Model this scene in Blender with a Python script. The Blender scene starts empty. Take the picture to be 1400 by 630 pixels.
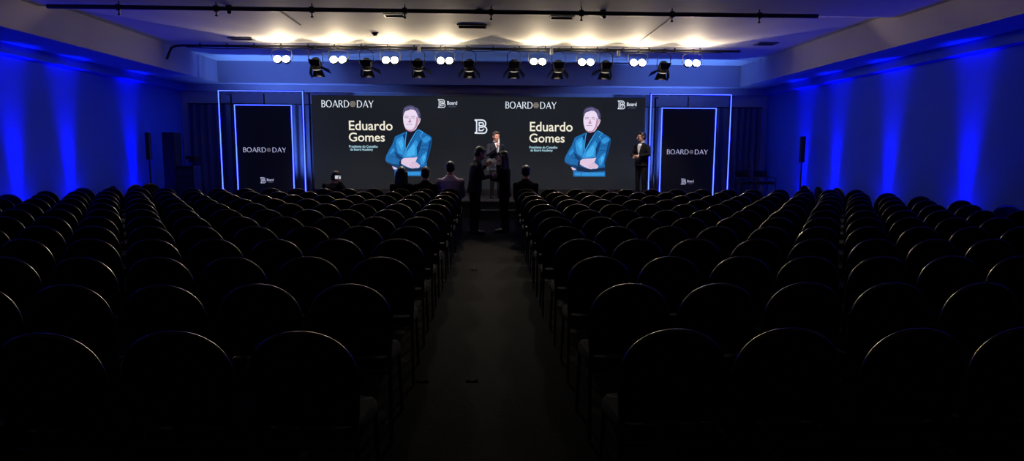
import bpy, bmesh, math, random
from mathutils import Vector, Matrix, noise
random.seed(7)
PI = math.pi
R = math.radians
scene = bpy.context.scene
col = scene.collection

# ------------------------------------------------------------------ camera
F_PX, PITCH, YAW, ROLL, CAM_H = 880.0, 0.1199, 0.0375, 0.0048, 1.64
cam_d = bpy.data.cameras.new('camera'); cam = bpy.data.objects.new('camera', cam_d); col.objects.link(cam)
cam_d.sensor_fit = 'HORIZONTAL'; cam_d.sensor_width = 36.0; cam_d.lens = F_PX / 1400.0 * 36.0
cam_d.clip_start = 0.05; cam_d.clip_end = 200
fw = Vector((math.sin(YAW) * math.cos(PITCH), math.cos(YAW) * math.cos(PITCH), -math.sin(PITCH)))
rt = Vector((math.cos(YAW), -math.sin(YAW), 0)); up = rt.cross(fw)
rt2 = rt * math.cos(ROLL) + up * math.sin(ROLL); up2 = -rt * math.sin(ROLL) + up * math.cos(ROLL)
cam.matrix_world = Matrix(((rt2.x, up2.x, -fw.x, 0), (rt2.y, up2.y, -fw.y, 0), (rt2.z, up2.z, -fw.z, CAM_H), (0, 0, 0, 1)))
scene.camera = cam

def in_frame(p, m=40):
    d = Vector(p) - Vector((0, 0, CAM_H)); w = d.dot(fw)
    if w < 0.3: return False
    x = 700 + F_PX * d.dot(rt2) / w; y = 315 - F_PX * d.dot(up2) / w
    return -m < x < 1400 + m and -m < y < 630 + m

# ------------------------------------------------------------------ world, exposure, light levels
w = bpy.data.worlds.new('dark_hall'); scene.world = w; w.use_nodes = True
w.node_tree.nodes['Background'].inputs[0].default_value = (0, 0, 0, 1)
w.node_tree.nodes['Background'].inputs[1].default_value = 0.0
vs = scene.view_settings
scene.display_settings.display_device = 'sRGB'
vs.view_transform = 'Standard'; vs.look = 'None'; vs.exposure = 0.0; vs.gamma = 1.0
vs.use_curve_mapping = False
cy = scene.cycles
cy.use_denoising = True; cy.max_bounces = 8; cy.diffuse_bounces = 5; cy.glossy_bounces = 4
cy.sample_clamp_indirect = 4.0; cy.use_light_tree = True; cy.caustics_reflective = False; cy.caustics_refractive = False

BLINDER_W = 112.0       # each lamp of the front bar that faces the audience
BLINDER_COL = (1.0, 0.80, 0.52)
AUDIENCE_W = 330.0     # the same lamps' low beam over the seats
AUDIENCE_COL = (1.0, 0.86, 0.68)
FRESNEL_W = 150.0
FRESNEL_COL = (1.0, 0.84, 0.72)
WASH_W = 1500.0         # narrow blue beam of each wall uplight
WASH_SPILL_W = 60.0   # its soft wide spill
WASH_COL = (0.0005, 0.006, 1.0)
CORNER_W = 800.0         # added unseen floor lamp behind each glowing portal
CORNER_COL = (0.11, 0.27, 1.0)
NEON_E = (0.24, 0.44, 11.0)
LENS_E = (1.0, 0.86, 0.58)
LENS_S = 60.0

# ------------------------------------------------------------------ materials
def lin(c):
    return tuple((x / 12.92 if x <= 0.04045 else ((x + 0.055) / 1.055) ** 2.4) for x in [v / 255.0 for v in c])

def mat(name, c, rough=0.6, metal=0.0, var=0.12, scale=8.0, bump=0.0, spec=0.5, sheen=0.0, linear=False):
    m = bpy.data.materials.new(name); m.use_nodes = True
    nt = m.node_tree; b = nt.nodes['Principled BSDF']
    cl = c if linear else lin(c)
    tc = nt.nodes.new('ShaderNodeTexCoord'); nz = nt.nodes.new('ShaderNodeTexNoise')
    nz.inputs['Scale'].default_value = scale; nz.inputs['Detail'].default_value = 4
    nt.links.new(tc.outputs['Object'], nz.inputs['Vector'])
    mx = nt.nodes.new('ShaderNodeMix'); mx.data_type = 'RGBA'
    mx.inputs[6].default_value = tuple(max(0, x * (1 - var)) for x in cl) + (1,)
    mx.inputs[7].default_value = tuple(min(1, x * (1 + var)) for x in cl) + (1,)
    nt.links.new(nz.outputs['Fac'], mx.inputs[0]); nt.links.new(mx.outputs[2], b.inputs['Base Color'])
    b.inputs['Roughness'].default_value = rough; b.inputs['Metallic'].default_value = metal
    b.inputs['Specular IOR Level'].default_value = spec
    if sheen: b.inputs['Sheen Weight'].default_value = sheen
    if bump:
        bp = nt.nodes.new('ShaderNodeBump'); bp.inputs['Strength'].default_value = bump
        bp.inputs['Distance'].default_value = 0.01
        nt.links.new(nz.outputs['Fac'], bp.inputs['Height']); nt.links.new(bp.outputs['Normal'], b.inputs['Normal'])
    return m

def emit(name, c, s=1.0, linear=False, var=0.0, scale=3.0):
    m = bpy.data.materials.new(name); m.use_nodes = True
    nt = m.node_tree; b = nt.nodes['Principled BSDF']
    cl = c if linear else lin(c)
    b.inputs['Base Color'].default_value = (0.01, 0.01, 0.012, 1); b.inputs['Roughness'].default_value = 0.6
    b.inputs['Specular IOR Level'].default_value = 0.1
    b.inputs['Emission Color'].default_value = tuple(cl) + (1,)
    b.inputs['Emission Strength'].default_value = s
    if var:
        tc = nt.nodes.new('ShaderNodeTexCoord'); nz = nt.nodes.new('ShaderNodeTexNoise')
        nz.inputs['Scale'].default_value = scale; nz.inputs['Detail'].default_value = 3
        nt.links.new(tc.outputs['Object'], nz.inputs['Vector'])
        mx = nt.nodes.new('ShaderNodeMix'); mx.data_type = 'RGBA'
        mx.inputs[6].default_value = tuple(x * (1 - var) for x in cl) + (1,)
        mx.inputs[7].default_value = tuple(x * (1 + var) for x in cl) + (1,)
        nt.links.new(nz.outputs['Fac'], mx.inputs[0]); nt.links.new(mx.outputs[2], b.inputs['Emission Color'])
    return m

M = {}
M['paint'] = mat('white_wall_paint', (226, 222, 222), 0.75, var=0.03, scale=1.5, spec=0.3)
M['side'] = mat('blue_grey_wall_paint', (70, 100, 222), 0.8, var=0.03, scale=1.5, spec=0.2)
M['dark_wall'] = mat('dark_rear_wall', (40, 38, 42), 0.9, var=0.1, scale=2)
M['ceil'] = mat('white_ceiling_board', (228, 224, 218), 0.7, var=0.05, scale=2.5, spec=0.3)
M['wallback'] = mat('grey_back_wall_paint', (190, 190, 196), 0.8, var=0.04, scale=1.5)
M['carpet'] = mat('dark_carpet', (13, 11, 18), 0.95, var=0.35, scale=30, bump=0.4, spec=0.05)
M['stage'] = mat('black_stage_cloth', (24, 23, 27), 0.85, var=0.2, scale=20, spec=0.2)
M['curtain'] = mat('dark_curtain_velvet', (88, 82, 106), 0.9, var=0.15, scale=12, spec=0.15, sheen=0.2)
M['fabric'] = mat('black_chair_fabric', (20, 19, 25), 0.85, var=0.25, scale=60, bump=0.2, spec=0.2)
M['chrome'] = mat('brushed_chair_metal', (120, 112, 104), 0.2, metal=1.0, var=0.05, scale=40)
M['piping'] = mat('brass_chair_frame', (108, 100, 88), 0.24, metal=1.0, var=0.08, scale=40)
M['edge'] = mat('pale_ceiling_edge_paint', (182, 172, 190), 0.75, var=0.03, scale=1.5, spec=0.3)
M['black'] = mat('black_matt_metal', (22, 22, 24), 0.55, var=0.2, scale=15, spec=0.3)
M['steel'] = mat('grey_bar_steel', (70, 68, 70), 0.4, metal=0.7, var=0.1, scale=15)
M['dpipe'] = mat('dark_painted_pipe', (38, 36, 40), 0.5, var=0.1, scale=15)
M['white_pl'] = mat('white_plastic', (220, 216, 210), 0.5, var=0.04, scale=20)
M['grille'] = mat('black_speaker_grille', (16, 16, 18), 0.6, var=0.5, scale=220, bump=0.4)
M['dark_plastic'] = mat('dark_plastic', (26, 26, 30), 0.4, var=0.1, scale=20)
M['suit'] = mat('dark_navy_suit_wool', (34, 36, 48), 0.85, var=0.2, scale=60, spec=0.2)
M['suit2'] = mat('black_suit_wool', (22, 22, 28), 0.85, var=0.2, scale=60, spec=0.2)
M['trouser'] = mat('black_trouser_wool', (20, 20, 25), 0.88, var=0.2, scale=60, spec=0.2)
M['skin'] = mat('skin', (206, 152, 128), 0.5, var=0.06, scale=25, spec=0.3)
M['hair'] = mat('dark_brown_hair', (24, 18, 16), 0.5, var=0.3, scale=70, bump=0.5)
M['hairg'] = mat('greying_hair', (60, 52, 48), 0.5, var=0.3, scale=70, bump=0.5)
M['shirt'] = mat('white_shirt_cotton', (228, 228, 232), 0.75, var=0.05, scale=40)
M['pink'] = mat('lilac_shirt_cotton', (226, 200, 218), 0.8, var=0.08, scale=40)
M['shoe'] = mat('black_shoe_leather', (14, 13, 13), 0.35, var=0.2, scale=30)
M['eye'] = mat('dark_eye', (20, 14, 12), 0.2, var=0.1, scale=30)
M['paper'] = mat('white_paper', (225, 225, 225), 0.8, var=0.06, scale=30)
M['dress'] = mat('black_dress_cloth', (17, 16, 20), 0.85, var=0.2, scale=50, spec=0.2)
M['gold'] = mat('gold_pin', (200, 160, 90), 0.3, metal=1.0, var=0.05)
_m = bpy.data.materials.new('thin_paper'); _m.use_nodes = True; _nt = _m.node_tree; _b = _nt.nodes['Principled BSDF']
_b.inputs['Base Color'].default_value = (0.8, 0.8, 0.8, 1); _b.inputs['Roughness'].default_value = 0.9
_tr = _nt.nodes.new('ShaderNodeBsdfTranslucent'); _tr.inputs[0].default_value = (0.85, 0.85, 0.85, 1); _mx = _nt.nodes.new('ShaderNodeMixShader'); _mx.inputs[0].default_value = 0.6
_nt.links.new(_b.outputs[0], _mx.inputs[1]); _nt.links.new(_tr.outputs[0], _mx.inputs[2]); _nt.links.new(_mx.outputs[0], _nt.nodes['Material Output'].inputs[0]); M['thin_paper'] = _m
M['phone'] = emit('lit_phone_screen', (200, 204, 214), 1.0)
M['brass'] = mat('brass_stud', (190, 180, 160), 0.15, metal=1.0, var=0.05)
M['slot'] = mat('dark_ceiling_slot', (30, 28, 30), 0.8, var=0.1)
M['vent'] = mat('grey_vent_metal', (120, 116, 112), 0.5, metal=0.3, var=0.06)
M['banner'] = emit('dark_totem_screen', (3, 4, 14), 1.0, var=0.3, scale=1.2)
M['screen'] = emit('dark_led_screen_picture', (26, 29, 34), 1.0, var=0.5, scale=0.3)
M['e_white'] = emit('screen_white_lettering', (226, 234, 246), 1.0)
M['e_cream'] = emit('screen_cream_lettering', (240, 234, 214), 1.0)
M['e_cyan'] = emit('screen_pale_cyan_lettering', (168, 210, 226), 1.0)
M['e_gold'] = emit('screen_gold_emblem', (150, 142, 128), 1.0)
M['e_lav'] = emit('totem_lavender_lettering', (176, 176, 214), 1.0)
M['e_lavd'] = emit('totem_grey_emblem', (110, 104, 120), 1.0)
M['e_grey'] = emit('screen_small_grey_lettering', (104, 112, 128), 1.0)
M['neon'] = emit('blue_neon_tube', NEON_E, 1.0, linear=True)
M['lens'] = emit('lit_lamp_lens', LENS_E, LENS_S, linear=True)
M['lens2'] = emit('lit_fresnel_lens', (1.0, 0.86, 0.7), 0.55, linear=True)
M['blue_lens'] = emit('lit_blue_lens', (0.01, 0.05, 1.0), 6.0, linear=True)

# ------------------------------------------------------------------ helpers
def link_mesh(name, bm, m, parent=None, smooth=True, loc=None):
    bmesh.ops.recalc_face_normals(bm, faces=bm.faces)
    me = bpy.data.meshes.new(name); bm.to_mesh(me); bm.free()
    if smooth:
        for p in me.polygons: p.use_smooth = True
    o = bpy.data.objects.new(name, me); col.objects.link(o)
    if m is not None: me.materials.append(m)
    if smooth and hasattr(me, 'set_sharp_from_angle'): me.set_sharp_from_angle(angle=R(52))
    if parent is not None: o.parent = parent
    if loc: o.location = loc
    return o

def tag(o, label=None, cat=None, group=None, kind=None):
    if label: o['label'] = label
    if cat: o['category'] = cat
    if group: o['group'] = group
    if kind: o['kind'] = kind
    return o

def thing(name, label, cat, loc=(0, 0, 0), rz=0.0, group=None):
    o = bpy.data.objects.new(name, None); col.objects.link(o); o.empty_display_size = 0.2
    o.location = loc; o.rotation_euler = (0, 0, rz)
    return tag(o, label, cat, group)

def box(bm, c, s, rot=None, bev=0.0):
    r = bmesh.ops.create_cube(bm, size=1.0)['verts']
    for v in r: v.co = Vector((v.co.x * s[0], v.co.y * s[1], v.co.z * s[2]))
    if bev > 0:
        es = list({e for v in r for e in v.link_edges})
        rr = bmesh.ops.bevel(bm, geom=es, offset=bev, segments=2, affect='EDGES', profile=0.5)
        r = list({v for f in rr['faces'] for v in f.verts} | {v for v in r if v.is_valid})
    for v in r:
        co = v.co
        if rot is not None: co = rot @ co
        v.co = co + Vector(c)
    return r

def cyl(bm, p0, p1, r0, r1=None, seg=14, cap=True):
    p0 = Vector(p0); p1 = Vector(p1); r1 = r0 if r1 is None else r1
    d = p1 - p0; q = d.to_track_quat('Z', 'Y'); rings = []
    for p, r in ((p0, r0), (p1, r1)):
        rings.append([bm.verts.new(p + q @ Vector((r * math.cos(2 * PI * k / seg), r * math.sin(2 * PI * k / seg), 0))) for k in range(seg)])
    for k in range(seg):
        bm.faces.new((rings[0][k], rings[0][(k + 1) % seg], rings[1][(k + 1) % seg], rings[1][k]))
    if cap:
        bm.faces.new(rings[0][::-1]); bm.faces.new(rings[1])

def tube(bm, pts, r, seg=8, closed=False):
    pts = [Vector(p) for p in pts]; n = len(pts); rings = []
    prev = None
    for i, p in enumerate(pts):
        a = pts[i - 1] if (i > 0 or closed) else p
        b = pts[(i + 1) % n] if (i < n - 1 or closed) else p
        t = (b - a).normalized()
        if prev is None:
            ref = Vector((0, 0, 1)) if abs(t.z) < 0.9 else Vector((1, 0, 0))
            u = t.cross(ref).normalized()
        else:
            u = (prev - t * prev.dot(t)).normalized()
        prev = u; v = t.cross(u)
        rr = r[i] if isinstance(r, (list, tuple)) else r
        rings.append([bm.verts.new(p + (u * math.cos(2 * PI * k / seg) + v * math.sin(2 * PI * k / seg)) * rr) for k in range(seg)])
    m = n if closed else n - 1
    for i in range(m):
        A = rings[i]; B = rings[(i + 1) % n]
        for k in range(seg): bm.faces.new((A[k], A[(k + 1) % seg], B[(k + 1) % seg], B[k]))
    if not closed: bm.faces.new(rings[0][::-1]); bm.faces.new(rings[-1])

def ell(bm, c, r, rot=None, u=14, v=10):
    vs_ = bmesh.ops.create_uvsphere(bm, u_segments=u, v_segments=v, radius=1.0)['verts']
    for x in vs_:
        co = Vector((x.co.x * r[0], x.co.y * r[1], x.co.z * r[2]))
        if rot is not None: co = rot @ co
        x.co = co + Vector(c)

def cap(bm, p0, p1, r0, r1=None, seg=12):
    r1 = r0 if r1 is None else r1
    cyl(bm, p0, p1, r0, r1, seg)
    ell(bm, p0, (r0,) * 3, u=seg, v=8); ell(bm, p1, (r1,) * 3, u=seg, v=8)

def loft(bm, rings, seg=20):
    RR = []
    for (c, rx, ry) in rings:
        RR.append([bm.verts.new((c[0] + rx * math.cos(2 * PI * k / seg), c[1] + ry * math.sin(2 * PI * k / seg), c[2])) for k in range(seg)])
    for A, B in zip(RR, RR[1:]):
        for k in range(seg): bm.faces.new((A[k], A[(k + 1) % seg], B[(k + 1) % seg], B[k]))
    bm.faces.new(RR[0][::-1]); bm.faces.new(RR[-1])

def lathe(bm, prof, seg=20, axis=None, origin=(0, 0, 0)):
    q = Vector(axis).to_track_quat('Z', 'Y') if axis is not None else None
    RR = []
    for r, z in prof:
        ring = []
        for k in range(seg):
            p = Vector((r * math.cos(2 * PI * k / seg), r * math.sin(2 * PI * k / seg), z))
            if q is not None: p = q @ p
            ring.append(bm.verts.new(p + Vector(origin)))
        RR.append(ring)
    for A, B in zip(RR, RR[1:]):
        for k in range(seg): bm.faces.new((A[k], A[(k + 1) % seg], B[(k + 1) % seg], B[k]))
    bm.faces.new(RR[0][::-1]); bm.faces.new(RR[-1])

def remeshed(name, bm, voxel, m, parent, smooth=3):
    """one continuous surface out of overlapping closed shapes"""
    bmesh.ops.recalc_face_normals(bm, faces=bm.faces)
    me = bpy.data.meshes.new(name); bm.to_mesh(me); bm.free()
    t = bpy.data.objects.new(name + '_source', me); col.objects.link(t)
    md = t.modifiers.new('r', 'REMESH'); md.mode = 'VOXEL'; md.voxel_size = voxel
    if smooth:
        s = t.modifiers.new('s', 'SMOOTH'); s.iterations = smooth; s.factor = 0.5
    dg = bpy.context.evaluated_depsgraph_get(); dg.update()
    out = bpy.data.meshes.new_from_object(t.evaluated_get(dg), depsgraph=dg)
    bpy.data.objects.remove(t); bpy.data.meshes.remove(me)
    out.name = name; out.materials.clear(); out.materials.append(m)
    for p in out.polygons: p.use_smooth = True
    o = bpy.data.objects.new(name, out); col.objects.link(o)
    if parent is not None: o.parent = parent
    return o

def text_mesh(name, body, m, parent, x0, x1, z0, z1, y, bold=0.0, spacing=1.0):
    """lettering fitted to a rectangle of a plane that faces -Y"""
    cu = bpy.data.curves.new(name, 'FONT'); cu.body = body; cu.size = 1.0; cu.offset = bold; cu.space_character = spacing
    cu.resolution_u = 6; cu.extrude = 0.0
    t = bpy.data.objects.new(name, cu); col.objects.link(t)
    dg = bpy.context.evaluated_depsgraph_get(); dg.update()
    me = bpy.data.meshes.new_from_object(t.evaluated_get(dg), depsgraph=dg)
    bpy.data.objects.remove(t); bpy.data.curves.remove(cu)
    xs = [v.co.x for v in me.vertices]; ys = [v.co.y for v in me.vertices]
    ax, bx, ay, by = min(xs), max(xs), min(ys), max(ys)
    for v in me.vertices:
        v.co = Vector((x0 + (v.co.x - ax) / (bx - ax) * (x1 - x0), y, z0 + (v.co.y - ay) / (by - ay) * (z1 - z0)))
    me.materials.clear(); me.materials.append(m); me.name = name
    o = bpy.data.objects.new(name, me); col.objects.link(o); o.parent = parent
    return o

def poly(bm, pts, y, fx=lambda p: p):
    vsx = [bm.verts.new((fx(p)[0], y, fx(p)[1])) for p in pts]
    f = bm.faces.new(vsx)
    bmesh.ops.triangulate(bm, faces=[f])

def ribbon(bm, pts, width, y, closed=False):
    P = [Vector((p[0], p[1])) for p in pts]; n = len(P); L_ = []; R_ = []
    for i in range(n):
        a = P[i - 1] if (i > 0 or closed) else None
        b = P[(i + 1) % n] if (i < n - 1 or closed) else None
        d1 = (P[i] - a).normalized() if a is not None else None
        d2 = (b - P[i]).normalized() if b is not None else None
        if d1 is None: d1 = d2
        if d2 is None: d2 = d1
        n1 = Vector((-d1.y, d1.x)); n2 = Vector((-d2.y, d2.x)); nn = (n1 + n2)
        nn = nn.normalized() if nn.length > 1e-4 else n1
        k = 1.0 / max(0.5, nn.dot(n1)); h = width[i] / 2 if isinstance(width, (list, tuple)) else width / 2
        L_.append(bm.verts.new((P[i].x + nn.x * h * k, y, P[i].y + nn.y * h * k)))
        R_.append(bm.verts.new((P[i].x - nn.x * h * k, y, P[i].y - nn.y * h * k)))
    for i in range(n if closed else n - 1):
        j = (i + 1) % n
        bm.faces.new((L_[i], L_[j], R_[j], R_[i]))

def copy_thing(o):
    c = o.copy(); col.objects.link(c)
    for ch in list(o.children):
        d = ch.copy(); col.objects.link(d); d.parent = c
        for g in list(ch.children):
            e = g.copy(); col.objects.link(e); e.parent = d
    return c

def light(name, kind, parent, loc, direction, energy, color, size=None, blend=None, radius=0.05):
    l = bpy.data.lights.new(name, kind); l.energy = energy; l.color = color
    if kind == 'SPOT': l.spot_size = size; l.spot_blend = blend
    l.shadow_soft_size = radius
    o = bpy.data.objects.new(name, l); col.objects.link(o); o.parent = parent; o.location = loc
    o.rotation_euler = Vector(direction).to_track_quat('-Z', 'Y').to_euler()
    return o

def struct(name, bm, m, smooth=False):
    return tag(link_mesh(name, bm, m, smooth=smooth), kind='structure')

# ------------------------------------------------------------------ room shell
XL, XR, YB, YF = -8.82, 8.33, 19.2, -3.5          # walls
Z_PEL, Z_SOF, Z_CEIL = 3.36, 3.55, 4.155
TXL, TXR, TYB, TYF = -7.54, 7.26, 18.65, -2.4     # raised tray of the ceiling
T = 0.2
bm = bmesh.new(); box(bm, ((XL + XR) / 2, (YB + YF) / 2, -0.1), (XR - XL + 2 * T, YB - YF + 2 * T, 0.2)); struct('floor', bm, M['carpet'])
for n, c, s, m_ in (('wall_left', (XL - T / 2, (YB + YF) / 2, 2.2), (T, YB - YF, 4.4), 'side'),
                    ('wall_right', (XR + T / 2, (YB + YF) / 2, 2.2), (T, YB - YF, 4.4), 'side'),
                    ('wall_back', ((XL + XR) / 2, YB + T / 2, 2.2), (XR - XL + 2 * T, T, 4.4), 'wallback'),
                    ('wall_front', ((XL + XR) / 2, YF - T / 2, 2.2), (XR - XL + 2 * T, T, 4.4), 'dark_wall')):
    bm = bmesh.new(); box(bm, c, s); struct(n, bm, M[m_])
# raised ceiling: flat over the hall, with a shallow sloped step in front of the lamp bar
bm = bmesh.new()
prof = [(TYB + 0.1, Z_CEIL), (12.05, Z_CEIL), (11.45, Z_CEIL - 0.11), (TYF - 0.1, Z_CEIL - 0.11)]
a = [bm.verts.new((TXL - 0.1, y, z)) for y, z in prof]; b = [bm.verts.new((TXR + 0.1, y, z)) for y, z in prof]
at = [bm.verts.new((TXL - 0.1, y, 4.4)) for y, z in prof]; bt = [bm.verts.new((TXR + 0.1, y, 4.4)) for y, z in prof]
for i in range(3):
    bm.faces.new((a[i], a[i + 1], b[i + 1], b[i])); bm.faces.new((at[i], bt[i], bt[i + 1], at[i + 1]))
    bm.faces.new((a[i], at[i], at[i + 1], a[i + 1])); bm.faces.new((b[i], b[i + 1], bt[i + 1], bt[i]))
bm.faces.new((a[0], b[0], bt[0], at[0])); bm.faces.new((a[3], at[3], bt[3], b[3]))
struct('ceiling', bm, M['ceil'])
# lower perimeter ceiling (its inner edge is the fascia of the tray)
bm = bmesh.new()
zc, hz = (Z_SOF + 4.4) / 2, 4.4 - Z_SOF
box(bm, ((XL + TXL) / 2, (YB + YF) / 2, zc), (TXL - XL, YB - YF, hz))
box(bm, ((XR + TXR) / 2, (YB + YF) / 2, zc), (XR - TXR, YB - YF, hz))
box(bm, ((TXL + TXR) / 2, (YB + TYB) / 2, zc), (TXR - TXL, YB - TYB, hz))
box(bm, ((TXL + TXR) / 2, (YF + TYF) / 2, zc), (TXR - TXL, TYF - YF, hz))
struct('ceiling_edge', bm, M['edge'])
# pelmet running around the top of the walls
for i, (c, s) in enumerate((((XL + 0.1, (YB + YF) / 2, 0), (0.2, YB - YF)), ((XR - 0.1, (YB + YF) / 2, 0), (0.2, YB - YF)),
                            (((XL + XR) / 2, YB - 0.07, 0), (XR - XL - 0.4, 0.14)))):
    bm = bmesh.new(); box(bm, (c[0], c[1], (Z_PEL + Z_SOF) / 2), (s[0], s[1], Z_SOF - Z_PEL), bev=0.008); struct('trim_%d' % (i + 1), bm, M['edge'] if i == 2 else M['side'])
# two dark joints in the ceiling boards
for i, (x, y0, y1) in enumerate(((-3.74, 11.5, 13.4), (3.41, 11.0, 15.2))):
    bm = bmesh.new(); z = Z_CEIL - 0.005
    box(bm, (x, (max(y0, 12.06) + y1) / 2, z), (0.02, y1 - max(y0, 12.06), 0.012)); struct('trim_%d' % (i + 4), bm, M['slot'])
for i, (x0, x1, s) in enumerate(((XL, -4.95, 1), (4.5, XR, 2))):
    pass

# ------------------------------------------------------------------ stage
SX0, SX1, SY0, SZ = -7.25, 7.85, 16.05, 0.44
bm = bmesh.new(); box(bm, ((SX0 + SX1) / 2, (SY0 + 18.95) / 2, SZ / 2), (SX1 - SX0, 18.95 - SY0, SZ), bev=0.01)
st = link_mesh('stage_platform', bm, M['stage'], smooth=False)
tag(st, 'low wide black stage platform below the big screen', 'stage')
bm = bmesh.new(); box(bm, ((SX0 + SX1) / 2, SY0 - 0.006, SZ - 0.02), (SX1 - SX0, 0.012, 0.03)); link_mesh('edge_strip', bm, M['steel'], st, smooth=False)
ss = thing('stage_step', 'black box step at the aisle end, in front of the stage edge', 'step', (0.2, SY0 - 0.17, 0))
bm = bmesh.new(); box(bm, (0, 0, 0.12), (1.3, 0.32, 0.235), bev=0.006); link_mesh('step_box', bm, M['stage'], ss, smooth=False)
bm = bmesh.new(); box(bm, (0, -0.163, 0.225), (1.3, 0.01, 0.025)); link_mesh('step_nosing', bm, M['steel'], ss, smooth=False)

# ------------------------------------------------------------------ curtains
def curtain(name, label, x0, x1, y, z0, z1, seed):
    rnd = random.Random(seed); bm = bmesh.new()
    n = int((x1 - x0) / 0.02); ph = 0; prev = None; off = []
    for i in range(n + 1):
        ph += 0.02 / 0.17 * 2 * PI * (0.75 + 0.5 * noise.noise(Vector((i * 0.03, seed, 0))))
        off.append((0.045 + 0.02 * noise.noise(Vector((i * 0.02, seed + 5, 0)))) * math.sin(ph))
    rows = []
    for zz in (z1, z1 - 0.25, (z0 + z1) / 2, z0):
        k = 0.75 if zz == z1 else 1.0
        rows.append([bm.verts.new((x0 + (x1 - x0) * i / n, y + off[i] * k, zz)) for i in range(n + 1)])
    for A, B in zip(rows, rows[1:]):
        for i in range(n): bm.faces.new((A[i], A[i + 1], B[i + 1], B[i]))
    r = bmesh.ops.extrude_face_region(bm, geom=list(bm.faces))
    for v in r['geom']:
        if isinstance(v, bmesh.types.BMVert): v.co.y += 0.008
    o = link_mesh(name, bm, M['curtain']); tag(o, label, 'curtain')
    bm = bmesh.new(); tube(bm, [(x0, y, z1 + 0.015), (x1, y, z1 + 0.015)], 0.018, 8); link_mesh('curtain_rail', bm, M['black'], o)
    return o
curtain('stage_curtain', 'dark pleated curtain behind the left glowing frames and the tall loudspeaker', XL + 0.24, -4.3, 19.03, 0.01, 2.98, 3)
curtain('stage_curtain', 'dark blue pleated curtain behind the right glowing frames and two chairs', 3.95, XR - 0.24, 19.03, 0.01, 2.98, 9)

# ------------------------------------------------------------------ LED screen
SCX0, SCX1, SCZ0, SCZ1, SCY = -4.85, 4.41, 0.62, 3.185, 18.2
scr = thing('led_screen', 'huge dark LED screen on stage showing two portraits of a man in blue', 'screen', ((SCX0 + SCX1) / 2, SCY, SZ))
OX, OZ = (SCX0 + SCX1) / 2, SZ
def sx(x): return x - OX
def sz(z): return z - OZ
bm = bmesh.new(); box(bm, (0, 0.055, sz((SCZ0 + SCZ1) / 2)), (SCX1 - SCX0, 0.11, SCZ1 - SCZ0)); link_mesh('display_panel', bm, M['screen'], scr, smooth=False)
bm = bmesh.new()
box(bm, (0, 0.17, sz((SCZ0 + SCZ1) / 2)), (SCX1 - SCX0 + 0.04, 0.11, SCZ1 - SCZ0 + 0.03))
box(bm, (0, 0.1, (SCZ0 - OZ) / 2), (SCX1 - SCX0 - 0.1, 0.25, SCZ0 - OZ - 0.004))
link_mesh('support_frame', bm, M['black'], scr, smooth=False)
EY = -0.004
def flower(bm, cx, cz, r, y):
    for k in range(6):
        a0 = 2 * PI * k / 6; pts = []
        for j in range(10):
            t = 2 * PI * j / 10
            pts.append((cx + math.cos(a0) * r * 0.66 + math.cos(t) * r * 0.34, cz + math.sin(a0) * r * 0.66 + math.sin(t) * r * 0.34))
        ribbon(bm, pts, r * 0.2, y, closed=True)
    ribbon(bm, [(cx + math.cos(2 * PI * j / 12) * r * 0.36, cz + math.sin(2 * PI * j / 12) * r * 0.36) for j in range(12)], r * 0.14, y, closed=True)

def flare_letters(word, x0, x1, z0, z1, bm, y):
    """roman capitals with thick and thin strokes"""
    H = z1 - z0; k1, k0 = 0.125, 0.065       # thick, thin (of cap height)
    def arc(cx, cz, rx, rz, a0, a1, n=14): return [(cx + rx * math.cos(a0 + (a1 - a0) * i / n), cz + rz * math.sin(a0 + (a1 - a0) * i / n)) for i in range(n + 1)]
    def wv(n, a, b, c): return [a + (b - a) * (2 * i / n) if i <= n / 2 else b + (c - b) * (2 * i / n - 1) for i in range(n + 1)]
    G = {'B': (0.60, [([(0.1, 0), (0.1, 1)], k1), ([(0.1, 0.957)] + arc(0.28, 0.745, 0.22, 0.212, PI / 2, -PI / 2) + [(0.1, 0.533)], [k0] + wv(14, k0, k1, k0) + [k0]),
                      ([(0.1, 0.533)] + arc(0.30, 0.288, 0.26, 0.245, PI / 2, -PI / 2) + [(0.1, 0.043)], [k0] + wv(14, k0, k1, k0) + [k0])]),
         'O': (0.94, [(arc(0.46, 0.5, 0.39, 0.47, 0, 2 * PI, 40)[:-1], [k0 + (k1 - k0) * abs(math.cos(2 * PI * i / 40)) for i in range(40)], True)]),
         'A': (0.80, [([(0.03, 0), (0.40, 1)], k0 * 1.1), ([(0.38, 1), (0.77, 0)], k1), ([(0.17, 0.33), (0.62, 0.33)], k0)]),
         'R': (0.72, [([(0.1, 0), (0.1, 1)], k1), ([(0.1, 0.957)] + arc(0.30, 0.74, 0.24, 0.217, PI / 2, -PI / 2) + [(0.1, 0.523)], [k0] + wv(14, k0, k1, k0) + [k0]), ([(0.32, 0.52), (0.68, 0)], k1)]),
         'D': (0.86, [([(0.1, 0), (0.1, 1)], k1), ([(0.1, 0.957)] + arc(0.34, 0.5, 0.42, 0.457, PI / 2, -PI / 2, 20) + [(0.1, 0.043)], [k0] + wv(20, k0, k1, k0) + [k0])]),
         'Y': (0.72, [([(0.02, 1), (0.36, 0.45)], k1), ([(0.70, 1), (0.36, 0.45)], k0 * 1.1), ([(0.36, 0.48), (0.36, 0)], k1)]),
         ' ': (0.74, [])}
    tot = sum(G[c][0] + 0.09 for c in word); sc = (x1 - x0) / tot; x = x0; gap = None
    for c in word:
        if c == ' ': gap = x + G[c][0] * sc / 2
        for s in G[c][1]:
            wd = [q * H for q in s[1]] if isinstance(s[1], list) else s[1] * H
            ribbon(bm, [(x + p[0] * sc, z0 + p[1] * H) for p in s[0]], wd, y, closed=(len(s) > 2))
        x += (G[c][0] + 0.09) * sc
    return gap

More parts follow.
